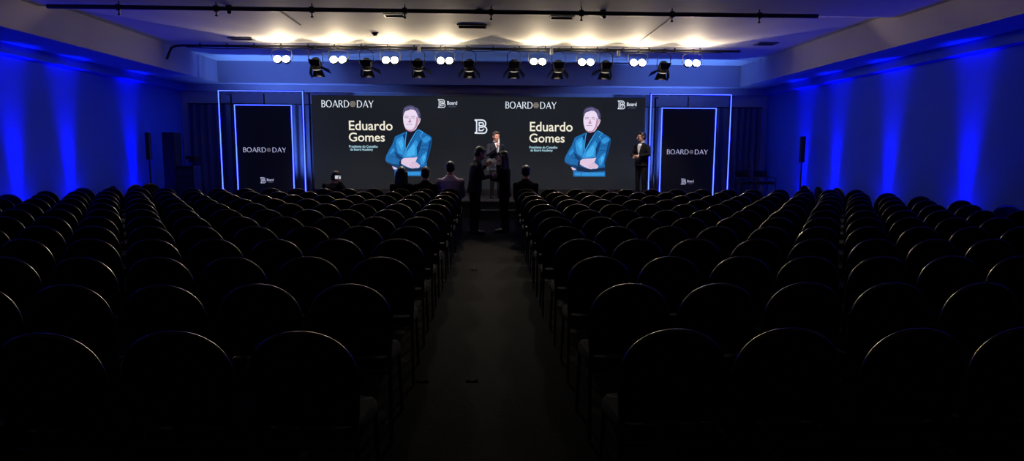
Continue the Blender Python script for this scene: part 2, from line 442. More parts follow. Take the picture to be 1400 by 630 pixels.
def event_title(parent, x0, x1, z0, z1, y, m1, m2):
    L1, L2, gp = 4.41, 2.66, 1.05; u = (x1 - x0) / (L1 + L2 + gp)
    bm = bmesh.new(); flare_letters('BOARD', x0, x0 + L1 * u, z0, z1, bm, y); o = link_mesh('title_word', bm, m1, parent, smooth=False)
    bm = bmesh.new(); flare_letters('DAY', x1 - L2 * u, x1, z0, z1, bm, y); link_mesh('title_word', bm, m1, parent, smooth=False)
    g = x0 + (L1 + gp * 0.46) * u
    bm = bmesh.new(); flower(bm, g - 0.01, (z0 + z1) / 2, (z1 - z0) * 0.40, y); link_mesh('flower_emblem', bm, m2, o, smooth=False)
    return o

def b_logo(bm, x0, z1, s, y, wd):
    """double outlined letter B, s metres high"""
    k = s / 380.0
    def q(p): return (x0 + (p[0] - 190) * k, z1 - (p[1] - 95) * k)
    def arc(cx, cy, rx, ry, a0, a1, n=10): return [(cx + rx * math.cos(R(a0 + (a1 - a0) * i / n)), cy + ry * math.sin(R(a0 + (a1 - a0) * i / n))) for i in range(n + 1)]
    outer = [(190, 108), (380, 108)] + arc(385, 205, 108, 97, -85, 40) + [(440, 280)] + [(470, 300)] + arc(430, 372, 90, 92, -50, 90) + [(190, 462)]
    ribbon(bm, [q(p) for p in outer], wd, y)
    ribbon(bm, [q(p) for p in [(195, 112), (246, 140), (246, 430), (195, 458)]], wd, y)
    ribbon(bm, [q(p) for p in [(312, 180), (385, 180)] + arc(388, 218, 42, 38, -85, 60) + [(395, 262), (312, 262)]], wd * 0.9, y, closed=True)
    ribbon(bm, [q(p) for p in [(312, 305), (400, 305), (440, 268)]], wd * 0.9, y)
    ribbon(bm, [q(p) for p in [(312, 305), (312, 392), (400, 392), (446, 345)]], wd * 0.9, y)

def board_mark(parent, x0, x1, z0, z1, y, m1, m2):
    h = z1 - z0; bm = bmesh.new(); b_logo(bm, x0, z1, h, y, h * 0.085); o = link_mesh('letter_logo', bm, m1, parent, smooth=False)
    text_mesh('logo_word', 'Board', m1, o, x0 + h * 1.12, x1, z0 + h * 0.36, z0 + h * 0.80, y, 0.012)
    text_mesh('logo_small_word', 'ACADEMY', m2, o, x0 + h * 1.3, x1 - h * 0.12, z0 + h * 0.08, z0 + h * 0.20, y, 0.01, 1.3)
    return o

def portrait(dx, kind):
    def fp(px, py): return (sx(2.16 + (px - 773.0) * 0.02115 - 5.02 + dx), sz(2.92 - (py - 146.0) * 0.0203))
    def fh(p): return fp(785 + p[0] / 12.6, 140 + p[1] / 12.6)       # head drawing units
    def fj(p): return fp(765 + p[0] / 9.69, 180 + p[1] / 9.69)       # jacket drawing units
    root = None
    def layer(name, polys, c, k, f, lines=(), wd=0.01):
        bm = bmesh.new()
        for P_ in polys[:-1]:
            b1 = bmesh.new(); poly(b1, P_, -0.0022 * k, f); link_mesh(name, b1, PM[c], root if root is not None else scr, smooth=False)
        for P_ in polys[-1:]: poly(bm, P_, -0.0022 * k, f)
        for ln in lines[:-1]:
            b1 = bmesh.new(); ribbon(b1, [f(p) for p in ln], wd, -0.0022 * k); link_mesh(name, b1, PM[c], root, smooth=False)
        for ln in lines[-1:]: ribbon(bm, [f(p) for p in ln], wd, -0.0022 * k)
        return link_mesh(name, bm, PM[c], root if root is not None else scr, smooth=False)
    root = layer('portrait_picture', [[(501, -26), (470, -10), (420, 20), (350, 5), (270, 40), (205, 70), (190, 110), (165, 180), (120, 260), (85, 330), (75, 380), (90, 410), (150, 445), (168, 460), (200, 495), (190, 530), (192, 595), (612, 595), (606, 530), (575, 478), (592, 440), (612, 380), (642, 280), (662, 170), (672, 95), (652, 65), (580, 22), (540, -5)]], 'jk', 1, fj)
    layer('jacket_highlight', [[(345, 262), (470, 110), (492, 150), (474, 330), (400, 345), (322, 352), (318, 320)], [(205, 190), (225, 110), (300, 60), (322, 110), (318, 240), (305, 325), (240, 285)], [(545, 105), (600, 62), (645, 80), (655, 110), (600, 150), (560, 150)], [(515, 365), (560, 300), (610, 270), (590, 380), (560, 440), (530, 445)], [(205, 540), (600, 540), (600, 580), (300, 585), (210, 575)], [(130, 290), (180, 220), (195, 260), (140, 310)]], 'jkl', 2, fj)
    layer('jacket_highlight', [[(360, 270), (440, 170), (462, 210), (448, 310), (390, 330), (345, 330)], [(545, 350), (575, 310), (585, 350), (555, 410)], [(240, 150), (290, 100), (305, 180), (285, 260)]], 'jkc', 3, fj)
    layer('jacket_shadow', [[(190, 262), (240, 305), (296, 352), (272, 392), (215, 345)], [(476, 215), (528, 112), (545, 130), (515, 250), (482, 330)], [(640, 130), (668, 100), (640, 285), (604, 400), (588, 425), (606, 300)], [(90, 395), (150, 430), (230, 440), (262, 470), (205, 492), (160, 455)], [(340, 20), (300, 60), (325, 130), (336, 80)]], 'jkd', 4, fj)
    layer('arm_shadow', [[(245, 455), (300, 462), (380, 492), (470, 497), (520, 480), (580, 470), (612, 470), (612, 520), (500, 528), (380, 534), (250, 522), (225, 500)], [(250, 400), (284, 376), (276, 430), (300, 452), (245, 456)]], 'shade', 5, fj)
    layer('turtleneck', [[(352, -30), (480, -40), (478, -8), (440, 45), (395, 122), (345, 215), (333, 238), (336, 150), (346, 70)]], 'navy', 5, fj)
    layer('lapel_edge', [], 'jkc', 6, fj, [[(352, 12), (340, 80), (331, 200), (334, 240)], [(476, 0), (400, 132), (338, 258), (308, 345)], [(505, -15), (560, 15), (520, 60), (545, 90)]], 0.014)
    layer('jacket_fold', [], 'jkd', 7, fj, [[(488, 0), (410, 145), (350, 262)], [(190, 120), (215, 190), (210, 260)], [(150, 330), (200, 350), (260, 352)], [(520, 250), (570, 240), (630, 250)], [(530, 190), (590, 180), (645, 190)], [(300, 545), (290, 595)]], 0.014)
    layer('portrait_hand', [[(278, 382), (310, 358), (380, 352), (440, 350), (487, 340), (472, 365), (430, 380), (480, 420), (517, 450), (502, 466), (507, 480), (480, 488), (455, 486), (420, 495), (370, 480), (302, 447), (275, 430)], [(160, 464), (200, 478), (228, 496), (210, 506), (180, 506)]], 'hand', 8, fj)
    layer('finger_lines', [], 'skind', 9, fj, [[(425, 400), (465, 430), (505, 462)], [(405, 420), (445, 450), (478, 484)], [(385, 440), (420, 470), (440, 488)]], 0.012)
    layer('face', [[(165, 175), (155, 230), (152, 300), (158, 370), (175, 430), (200, 480), (235, 505), (280, 514), (330, 497), (365, 462), (386, 410), (402, 395), (425, 350), (437, 310), (430, 275), (410, 265), (395, 240), (380, 180), (330, 140), (250, 135)]], 'skin', 10, fh)
    layer('face_shade', [[(372, 255), (392, 275), (402, 300), (398, 350), (385, 400), (360, 452), (320, 492), (275, 510), (312, 470), (346, 420), (364, 350)], [(180, 452), (200, 482), (238, 508), (290, 512), (330, 494), (300, 482), (240, 484)], [(266, 268), (274, 320), (286, 346), (232, 352), (250, 330)], [(412, 285), (428, 300), (415, 350), (404, 360)]], 'skind', 11, fh)
    layer('face_lines', [], 'dark', 12, fh, [[(178, 282), (205, 274), (240, 280)], [(290, 276), (318, 280), (345, 286)], [(176, 262), (212, 250), (244, 258)], [(284, 258), (318, 250), (352, 264)], [(204, 394), (250, 388), (302, 394)], [(232, 350), (258, 354), (286, 350)]], 0.012)
    layer('portrait_hair', [[(151, 262), (146, 205), (153, 150), (174, 105), (215, 80), (270, 68), (320, 76), (355, 102), (390, 108), (416, 148), (434, 200), (440, 250), (428, 286), (404, 284), (392, 250), (378, 205), (362, 165), (330, 142), (285, 132), (240, 150), (195, 165), (172, 195), (161, 240)]], 'hair', 13, fh)
    layer('hair_strands', [], 'hairl', 14, fh, [[(185, 140), (225, 112), (280, 100), (330, 112)], [(365, 125), (395, 165), (410, 215)], [(385, 190), (400, 230), (412, 270)], [(250, 128), (300, 116), (345, 132)]], 0.02)
    return root
PM = {'jk': emit('picture_blue_jacket', (30, 106, 172), 1.0, var=0.25, scale=9), 'jkl': emit('picture_blue_jacket_light', (50, 146, 216), 1.0, var=0.2, scale=9),
      'jkd': emit('picture_blue_jacket_dark', (16, 62, 114)), 'navy': emit('picture_navy_knit', (22, 24, 44)), 'skin': emit('picture_pale_skin', (236, 218, 242), var=0.06, scale=9),
      'skind': emit('picture_shaded_skin', (186, 142, 168)), 'dark': emit('picture_brow', (120, 96, 122)), 'hair': emit('picture_grey_hair', (76, 72, 108), var=0.4, scale=25), 'hairl': emit('picture_hair_light', (112, 108, 150)), 'jkc': emit('picture_jacket_cyan', (70, 176, 238), var=0.2, scale=9), 'shade': emit('picture_arm_shade', (16, 40, 72)), 'hand': emit('picture_hand_skin', (226, 200, 226), var=0.08, scale=12)}
for dx in (0.0, 5.02):
    portrait(dx, None)
    e = -0.003
    event_title(scr, sx(-4.59 + dx * 5.07 / 5.02), sx(-3.15 + dx * 5.07 / 5.02), sz(2.865), sz(3.055), e, M['e_white'], M['e_gold'])
    text_mesh('speaker_name', 'Eduardo', M['e_cream'], scr, sx(-3.85 + dx), sx(-2.65 + dx), sz(2.243), sz(2.505), e, 0.010)
    text_mesh('speaker_name', 'Gomes', M['e_cream'], scr, sx(-3.86 + dx), sx(-2.87 + dx), sz(1.935), sz(2.18), e, 0.010)
    text_mesh('speaker_caption', 'Presidente do Conselho', M['e_cyan'], scr, sx(-3.86 + dx), sx(-3.07 + dx), sz(1.765), sz(1.835), e, 0.02)
    text_mesh('speaker_caption', 'da Board Academy', M['e_cyan'], scr, sx(-3.83 + dx), sx(-3.20 + dx), sz(1.665), sz(1.75), e, 0.02)
    board_mark(scr, sx(-1.39 + dx), sx(-0.86 + dx), sz(2.875), sz(3.105), e, M['e_white'], M['e_grey'])
bm = bmesh.new(); b_logo(bm, sx(-0.375), sz(2.56), 0.39, EY, 0.034); link_mesh('letter_logo', bm, M['e_white'], scr, smooth=False)

# ------------------------------------------------------------------ glowing portals either side of the screen
def portal(cx, label_o, label_t, sgn):
    y = 17.6; H_O, W_O = 3.235 - SZ, 2.2
    t = thing('neon_frame', label_o, 'neon frame', (cx, y, SZ))
    bm = bmesh.new()
    hw = W_O / 2
    for x in (-hw, hw): box(bm, (x, 0.03, H_O / 2), (0.05, 0.06, H_O))
    box(bm, (0, 0.03, H_O + 0.0), (W_O + 0.05, 0.06, 0.05))
    for x in (-hw, hw): box(bm, (x, 0.05, 0.01), (0.18, 0.36, 0.02))
    link_mesh('frame_profile', bm, M['black'], t, smooth=False)
    bm = bmesh.new()
    tube(bm, [(-hw, -0.012, 0.05), (-hw, -0.012, H_O), (hw, -0.012, H_O), (hw, -0.012, 0.05)], 0.014, 8)
    link_mesh('neon_tube', bm, M['neon'], t)
    for x, z1 in ((-hw + 0.2, H_O - 0.06), (hw + 0.09, H_O - 0.02)):
        bm = bmesh.new(); tube(bm, [(x, 0.3, 0.0), (x, 0.3, z1)], 0.025, 8); tube(bm, [(x, 0.3, z1 - 0.03), (x, 0.03, z1 - 0.03)], 0.015, 6)
        box(bm, (x, 0.3, 0.01), (0.3, 0.3, 0.02)); link_mesh('support_pole', bm, M['black'], t)
    # inner totem
    w2, h2 = 0.745, 2.87 - SZ
    i = thing('totem_display', label_t, 'display', (cx + 0.04 * sgn, y, SZ))
    bm = bmesh.new(); box(bm, (0, 0.05, h2 / 2), (2 * w2 - 0.02, 0.06, h2 - 0.01), bev=0.004); link_mesh('totem_panel', bm, M['banner'], i, smooth=False)
    bm = bmesh.new(); tube(bm, [(-w2, 0.01, 0.03), (-w2, 0.01, h2), (w2, 0.01, h2), (w2, 0.01, 0.03)], 0.014, 8); link_mesh('neon_tube', bm, M['neon'], i)
    bm = bmesh.new(); tube(bm, [(0.0, 0.12, 0.0), (0.0, 0.12, H_O - 0.05)], 0.016, 6); box(bm, (0, 0.2, 0.012), (0.9, 0.4, 0.024)); link_mesh('back_strut', bm, M['black'], i)
    event_title(i, -0.575, 0.575, 1.625 - SZ, 1.755 - SZ, 0.0185, M['e_lav'], M['e_lavd'])
    board_mark(i, -0.15, 0.20, 0.80 - SZ, 0.955 - SZ, 0.0185, M['e_lav'], M['e_lavd'])
portal(-6.02, 'outer tall glowing blue frame left of the big screen', 'black totem display with glowing blue edge and white lettering, left of the screen', 1)
portal(5.515, 'outer tall glowing blue frame right of the big screen', 'black totem display with glowing blue edge and white lettering, right of the screen', -1)

# ------------------------------------------------------------------ ceiling pipe and lamp bar
pb = thing('ceiling_pipe', 'long thin dark pipe hung across the ceiling nearest the camera', 'pipe', (-0.8, 11.0, 3.95))
bm = bmesh.new(); tube(bm, [(-6.3, 0, 0), (6.35, 0, 0)], 0.035, 10); link_mesh('pipe_tube', bm, M['dpipe'], pb)
for px in (-4.97, -3.42, -1.88, -0.37, 1.05, 2.55, 4.07, 5.55):
    bm = bmesh.new(); x = px - 0.55 + 0.35
    lathe(bm, [(0.03, -0.035), (0.052, -0.035), (0.052, 0.035), (0.03, 0.035)], 10, (1, 0, 0), (x, 0, 0))
    box(bm, (x, 0, -0.075), (0.02, 0.02, 0.08)); box(bm, (x, 0, -0.115), (0.04, 0.03, 0.02))
    cyl(bm, (x, 0, 0.04), (x, 0, 0.095), 0.01, seg=6)
    link_mesh('pipe_clamp', bm, M['dpipe'], pb)

BY, BZ = 15.65, 4.085
lb = thing('lamp_bar', 'grey steel bar under the ceiling carrying the row of stage lamps', 'lighting bar', (-0.7, BY, BZ))
bm = bmesh.new()
tube(bm, [(-6.78, 0.0, -0.32), (-6.73, 0, -0.2), (-6.66, 0, -0.06), (-6.55, 0, -0.01), (-6.4, 0, 0), (0, 0, 0), (6.75, 0, 0)], 0.028, 10); link_mesh('bar_tube', bm, M['dpipe'], lb)
bm = bmesh.new()
n = 90; pts = []
for i in range(n + 1):
    x = -6.3 + 12.6 * i / n
    pts.append((x, -0.03, -0.035 - 0.035 * abs(math.sin(x * 2.6 + 0.5 * math.sin(x * 1.7)))))
tube(bm, pts, 0.009, 6); link_mesh('power_cable', bm, M['black'], lb)
for x in [-6.0 + 0.62 * k for k in range(20)]:
    bm = bmesh.new(); cyl(bm, (x, 0, 0), (x, 0, 0.068), 0.012, seg=6); box(bm, (x, 0, 0), (0.03, 0.075, 0.075)); link_mesh('bar_bracket', bm, M['steel'], lb, smooth=False)

def blinder():
    t = thing('audience_lamp', 'x', 'lamp', (0, 0, 0))
    tl = R(23); q = Matrix.Rotation(-tl, 3, 'X')
    bm = bmesh.new(); c = Vector((0, 0.02, -0.285))
    for s in (-1, 1): lathe(bm, [(0.001, -0.14), (0.05, -0.135), (0.075, -0.09), (0.09, -0.01), (0.09, 0.004), (0.08, 0.004)], 16, q @ Vector((0, -1, 0)), c + q @ Vector((s * 0.1, 0, 0)))
    box(bm, c + q @ Vector((0, 0.07, 0)), (0.40, 0.03, 0.03), q, 0.004); link_mesh('housing', bm, M['steel'], t)
    for s in (-1, 1):
        bm = bmesh.new(); o = c + q @ Vector((s * 0.1, -0.005, 0)); ax = q @ Vector((0, -1, 0))
        lathe(bm, [(0.0005, 0.035), (0.045, 0.03), (0.08, 0.012), (0.085, 0.0), (0.0005, -0.002)], 18, ax, o); link_mesh('lit_lens', bm, M['lens'], t)
    bm = bmesh.new()
    tube(bm, [(-0.235, 0.06, -0.285), (-0.235, 0.04, -0.1), (-0.12, 0.02, -0.06), (0.12, 0.02, -0.06), (0.235, 0.04, -0.1), (0.235, 0.06, -0.285)], 0.01, 6)
    cyl(bm, (0, 0.01, -0.06), (0, 0, 0.0), 0.018, seg=8); link_mesh('yoke', bm, M['steel'], t)
    bm = bmesh.new(); box(bm, (0, 0, 0), (0.05, 0.075, 0.075), bev=0.006); link_mesh('hook_clamp', bm, M['steel'], t, smooth=False)
    light('lamp_beam', 'SPOT', t, c + q @ Vector((0, -0.06, 0)), (0, -math.cos(tl), math.sin(tl)), BLINDER_W, BLINDER_COL, R(81), 0.12, 0.03)
    light('seat_beam', 'SPOT', t, c + q @ Vector((0, -0.07, 0)), (0, -math.cos(R(31)), -math.sin(R(31))), AUDIENCE_W, AUDIENCE_COL, R(42), 0.5, 0.06)
    return t
ORD = ['first', 'second', 'third', 'fourth', 'fifth', 'sixth', 'seventh', 'eighth', 'ninth', 'tenth', 'eleventh', 'twelfth', 'thirteenth', 'fourteenth', 'fifteenth']
b0 = blinder()
BLX = [-4.84, -3.53, -2.31, -1.02, 1.19, 2.34, 3.59, 4.91]
for i, x in enumerate(BLX):
    o = b0 if i == 0 else copy_thing(b0)
    o.location = (x, BY, BZ)
    pos = ['leftmost', 'second from left', 'third from left', 'fourth from left', 'fourth from right', 'third from right', 'second from right', 'rightmost'][i]
    tag(o, 'bright twin-bulb lamp on the lamp bar facing the seats, ' + pos, 'lamp', 'lit twin-bulb lamps on the lamp bar')

def fresnel(sides):
    t = thing('fresnel_spotlight', 'x', 'spotlight', (0, 0, 0))
    ax = Vector((0, 0.30, -0.95)).normalized(); c = Vector((0, 0.03, -0.235)); q = ax.to_track_quat('Z', 'Y')
    bm = bmesh.new(); lathe(bm, [(0.001, 0.0), (0.05, 0.004), (0.085, 0.03), (0.105, 0.07), (0.13, 0.16), (0.135, 0.23), (0.145, 0.235), (0.145, 0.262), (0.001, 0.262)], 18, ax, c); link_mesh('lamp_body', bm, M['black'], t)
    bm = bmesh.new(); lathe(bm, [(0.001, 0.262), (0.118, 0.262), (0.118, 0.27), (0.07, 0.293), (0.001, 0.30)], 18, ax, c); link_mesh('lens', bm, M['lens2'], t)
    bm = bmesh.new()
    for s in (-1, 1): tube(bm, [c + ax * 0.14 + Vector((s * 0.16, 0, 0)), c + Vector((s * 0.16, 0, 0.12)), c + Vector((s * 0.06, -0.02, 0.19)), (0, 0, -0.03)], 0.01, 6)
    link_mesh('yoke', bm, M['steel'], t)
    bm = bmesh.new(); box(bm, (0, 0, 0), (0.05, 0.075, 0.075), bev=0.006); link_mesh('hook_clamp', bm, M['steel'], t, smooth=False)
    mouth = c + ax * 0.265
    def door(v0, v1, v2, v3):
        bm = bmesh.new(); P_ = [bm.verts.new(v) for v in (v0, v1, v2, v3)]; f = bm.faces.new(P_)
        r = bmesh.ops.extrude_face_region(bm, geom=[f]); nrm = (Vector(v1) - Vector(v0)).cross(Vector(v2) - Vector(v0)).normalized()
        for v in r['geom']:
            if isinstance(v, bmesh.types.BMVert): v.co += nrm * 0.004
        link_mesh('barn_door', bm, M['black'], t, smooth=False)
    f = mouth + Vector((0, 0.13, -0.01))
    door(f + Vector((-0.1, 0, 0.0)), f + Vector((0.1, 0, 0)), f + Vector((0.155, 0.05, -0.16)), f + Vector((-0.155, 0.05, -0.16)))
    for s in (-1, 1):
        e = mouth + Vector((s * 0.135, 0.03, 0.02)); op = sides[0 if s < 0 else 1]
        dv = Vector((s * math.sin(op), 0, -math.cos(op))) * 0.19
        door(e + Vector((0, -0.09, 0.03)), e + Vector((0, 0.10, -0.03)), e + Vector((0, 0.13, -0.04)) + dv, e + Vector((0, -0.12, 0.04)) + dv)
    e = mouth + Vector((0, -0.14, 0.05))
    door(e + Vector((-0.1, 0, 0)), e + Vector((0.1, 0, 0)), e + Vector((0.13, -0.13, 0.13)), e + Vector((-0.13, -0.13, 0.13)))
    light('stage_beam', 'SPOT', t, c + ax * 0.34, (0, 0.5, -1), FRESNEL_W, FRESNEL_COL, R(64), 0.7, 0.06)
    return t
FRX = [-4.06, -2.87, -1.66, -0.45, 0.62, 1.68, 2.82, 4.22]
fr = [fresnel((R(4), R(66))), None, None, fresnel((R(38), R(38))), None, None, fresnel((R(66), R(4))), None]
src = [0, 0, 0, 3, 3, 3, 6, 6]
for i, x in enumerate(FRX):
    o = fr[i] if fr[i] is not None else copy_thing(fr[src[i]])
    o.location = (x, BY, BZ)
    pos = ['leftmost of them', 'second from left', 'third from left', 'fourth from left', 'fourth from right', 'third from right', 'second from right', 'rightmost of them'][i]
    tag(o, 'black stage spotlight with open barn doors hanging from the lamp bar, ' + pos, 'spotlight', 'black spotlights on the lamp bar')

# small boxes on the bar
for x, z, h, lab in ((-1.62, 0.0, 0.17, 'small white junction box on the lamp bar left of center'), (1.5, -0.04, 0.14, 'small white junction box on the lamp bar right of center'), (3.1, -0.07, 0.13, 'small white hanging connector on the right half of the lamp bar')):
    o = thing('junction_box', lab, 'box', (x, BY - 0.06, BZ + z))
    bm = bmesh.new(); box(bm, (0, 0, -0.02), (0.07, 0.05, h), bev=0.008); link_mesh('box_shell', bm, M['white_pl'], o, smooth=False)
    bm = bmesh.new(); box(bm, (0, 0.012, -0.02 + h / 2 + 0.012), (0.03, 0.03, 0.026)); link_mesh('cable_gland', bm, M['black'], o, smooth=False)

# ceiling fittings
def vent(x, y, sx_, sy_, lab, z=Z_CEIL):
    o = thing('ceiling_vent', lab, 'vent', (x, y, z - 0.002))
    bm = bmesh.new(); f = 0.03
    for cx_, cy_, a_, b_ in ((0, sy_ / 2, sx_, f), (0, -sy_ / 2, sx_, f), (sx_ / 2, 0, f, sy_), (-sx_ / 2, 0, f, sy_)): box(bm, (cx_, cy_, -0.012), (a_ + (f if b_ == f else 0), b_, 0.024))
    link_mesh('vent_frame', bm, M['vent'], o, smooth=False)
    bm = bmesh.new(); box(bm, (0, 0, -0.003), (sx_, sy_, 0.004)); link_mesh('vent_backing', bm, M['slot'], o, smooth=False)
    bm = bmesh.new()
    k = max(3, int(sy_ / 0.05))
    for i in range(k): box(bm, (0, -sy_ / 2 + sy_ * (i + 0.5) / k, -0.012), (sx_ - 0.02, 0.022, 0.004), Matrix.Rotation(R(35), 3, 'X'))
    link_mesh('vent_slats', bm, M['vent'], o, smooth=False)
vent(-0.32, 13.25, 0.56, 0.3, 'rectangular ceiling vent near the middle, behind the hung pipe')
vent(-1.72, 12.3, 0.36, 0.26, 'small dark ceiling vent just behind the hung pipe, left of center')
vent(1.37, 12.3, 0.42, 0.24, 'small dark ceiling vent just behind the hung pipe, right of center')
vent(6.35, 14.9, 0.42, 0.3, 'ceiling vent beside the right end of the lamp bar')
vent(-5.5, 15.0, 0.5, 0.24, 'ceiling vent beside the left end of the lamp bar')
def detector(x, y, z, lab):
    o = thing('smoke_detector', lab, 'smoke detector', (x, y, z))
    bm = bmesh.new(); lathe(bm, [(0.075, 0), (0.075, -0.018), (0.06, -0.035), (0.001, -0.036)], 16); link_mesh('detector_base', bm, M['dark_plastic'], o)
    bm = bmesh.new(); lathe(bm, [(0.045, -0.03), (0.045, -0.055), (0.001, -0.062)], 16); link_mesh('detector_head', bm, M['dark_plastic'], o)
detector(-0.14, 11.3, Z_CEIL - 0.11, 'dark round smoke detector on the ceiling above the hung pipe, near the center')
detector(-2.4, 14.17, Z_CEIL, 'dark round smoke detector on the lit ceiling above the lamp bar')
for x, lab in ((1.95, 'dark ceiling fitting with swivel head above the hung pipe, right of center'), (-4.3, 'dark ceiling fitting with swivel head above the hung pipe, left side')):
    o = thing('ceiling_fitting', lab, 'ceiling fitting', (x, 11.22, Z_CEIL - 0.11))
    bm = bmesh.new(); lathe(bm, [(0.05, 0), (0.05, -0.02), (0.015, -0.03), (0.012, -0.08), (0.001, -0.08)], 12); link_mesh('fitting_base', bm, M['dark_plastic'], o)
    bm = bmesh.new(); lathe(bm, [(0.001, -0.06), (0.028, -0.06), (0.034, 0.05), (0.001, 0.05)], 12, (0.3, -0.8, -0.4), (0, 0, -0.09)); link_mesh('swivel_head', bm, M['dark_plastic'], o)

# ------------------------------------------------------------------ blue wall uplights
def uplight(sgn):
    t = thing('wall_uplight', 'x', 'uplight', (0, 0, 0))
    ax = Vector((sgn * 0.075, 0, 1)).normalized()
    bm = bmesh.new(); lathe(bm, [(0.001, 0.0), (0.07, 0.0), (0.09, 0.03), (0.095, 0.16), (0.105, 0.165), (0.105, 0.185), (0.085, 0.185), (0.085, 0.17), (0.001, 0.17)], 18, ax, (0, 0, 0.05)); link_mesh('lamp_can', bm, M['black'], t)
    bm = bmesh.new(); lathe(bm, [(0.001, 0.172), (0.083, 0.172), (0.083, 0.178), (0.001, 0.18)], 18, ax, (0, 0, 0.05)); link_mesh('blue_lens', bm, M['blue_lens'], t)
    bm = bmesh.new()
    tube(bm, [(0, -0.12, 0.17), (0, -0.125, 0.02), (0, -0.09, 0.008), (0, 0.09, 0.008), (0, 0.125, 0.02), (0, 0.12, 0.17)], 0.008, 6); link_mesh('floor_bracket', bm, M['steel'], t)
    light('blue_beam', 'SPOT', t, (0, 0, 0.26), ax, WASH_W, WASH_COL, R(24), 1.0, 0.12)
    light('blue_spill', 'SPOT', t, (0, 0, 0.27), (-sgn * 0.12, 0, 1), WASH_SPILL_W, WASH_COL, R(120), 1.0, 0.1)
    return t
ul = uplight(-1)
LY = [8.3, 10.3, 12.42, 13.97, 16.4]
for i, y in enumerate(LY):
    o = ul if i == 0 else copy_thing(ul); o.location = (XL + 0.19, y, 0)
    tag(o, 'black floor lamp throwing a blue beam up the left wall, %s counted from the stage' % ORD[len(LY) - 1 - i], 'uplight', 'blue uplights along the left wall')
ur = uplight(1)
RY = [8.7, 10.94, 13.14, 15.22, 16.79]
for i, y in enumerate(RY):
    o = ur if i == 0 else copy_thing(ur); o.location = (XR - 0.19, y, 0)
    tag(o, 'black floor lamp throwing a blue beam up the right wall, %s counted from the stage' % ORD[len(RY) - 1 - i], 'uplight', 'blue uplights along the right wall')

def added_corner_lamp(x, lab, aim):  # unseen lamp, added to light the blue band above each portal
    t = thing('added_wash_lamp', lab, 'added floor lamp', (x, 18.1, SZ))
    bm = bmesh.new(); box(bm, (0, 0, 0.09), (0.5, 0.16, 0.1), bev=0.01); link_mesh('lamp_housing', bm, M['black'], t, smooth=False)
    bm = bmesh.new(); box(bm, (0, 0, 0.142), (0.46, 0.12, 0.006)); link_mesh('lamp_glass', bm, M['blue_lens'], t, smooth=False)
    for s in (-1, 1):
        bm = bmesh.new(); box(bm, (s * 0.2, 0, 0.02), (0.03, 0.2, 0.04), bev=0.004); link_mesh('foot', bm, M['steel'], t, smooth=False)
    light('added_wash_beam', 'SPOT', t, (0, 0, 0.17), (aim, 0.08, 1), CORNER_W, CORNER_COL, R(130), 0.9, 0.1)
added_corner_lamp(-6.1, 'added unseen low floor lamp behind the left black totem, washing the wall blue', 0.45)
added_corner_lamp(5.6, 'added unseen low floor lamp behind the right black totem, washing the wall blue', -0.45)

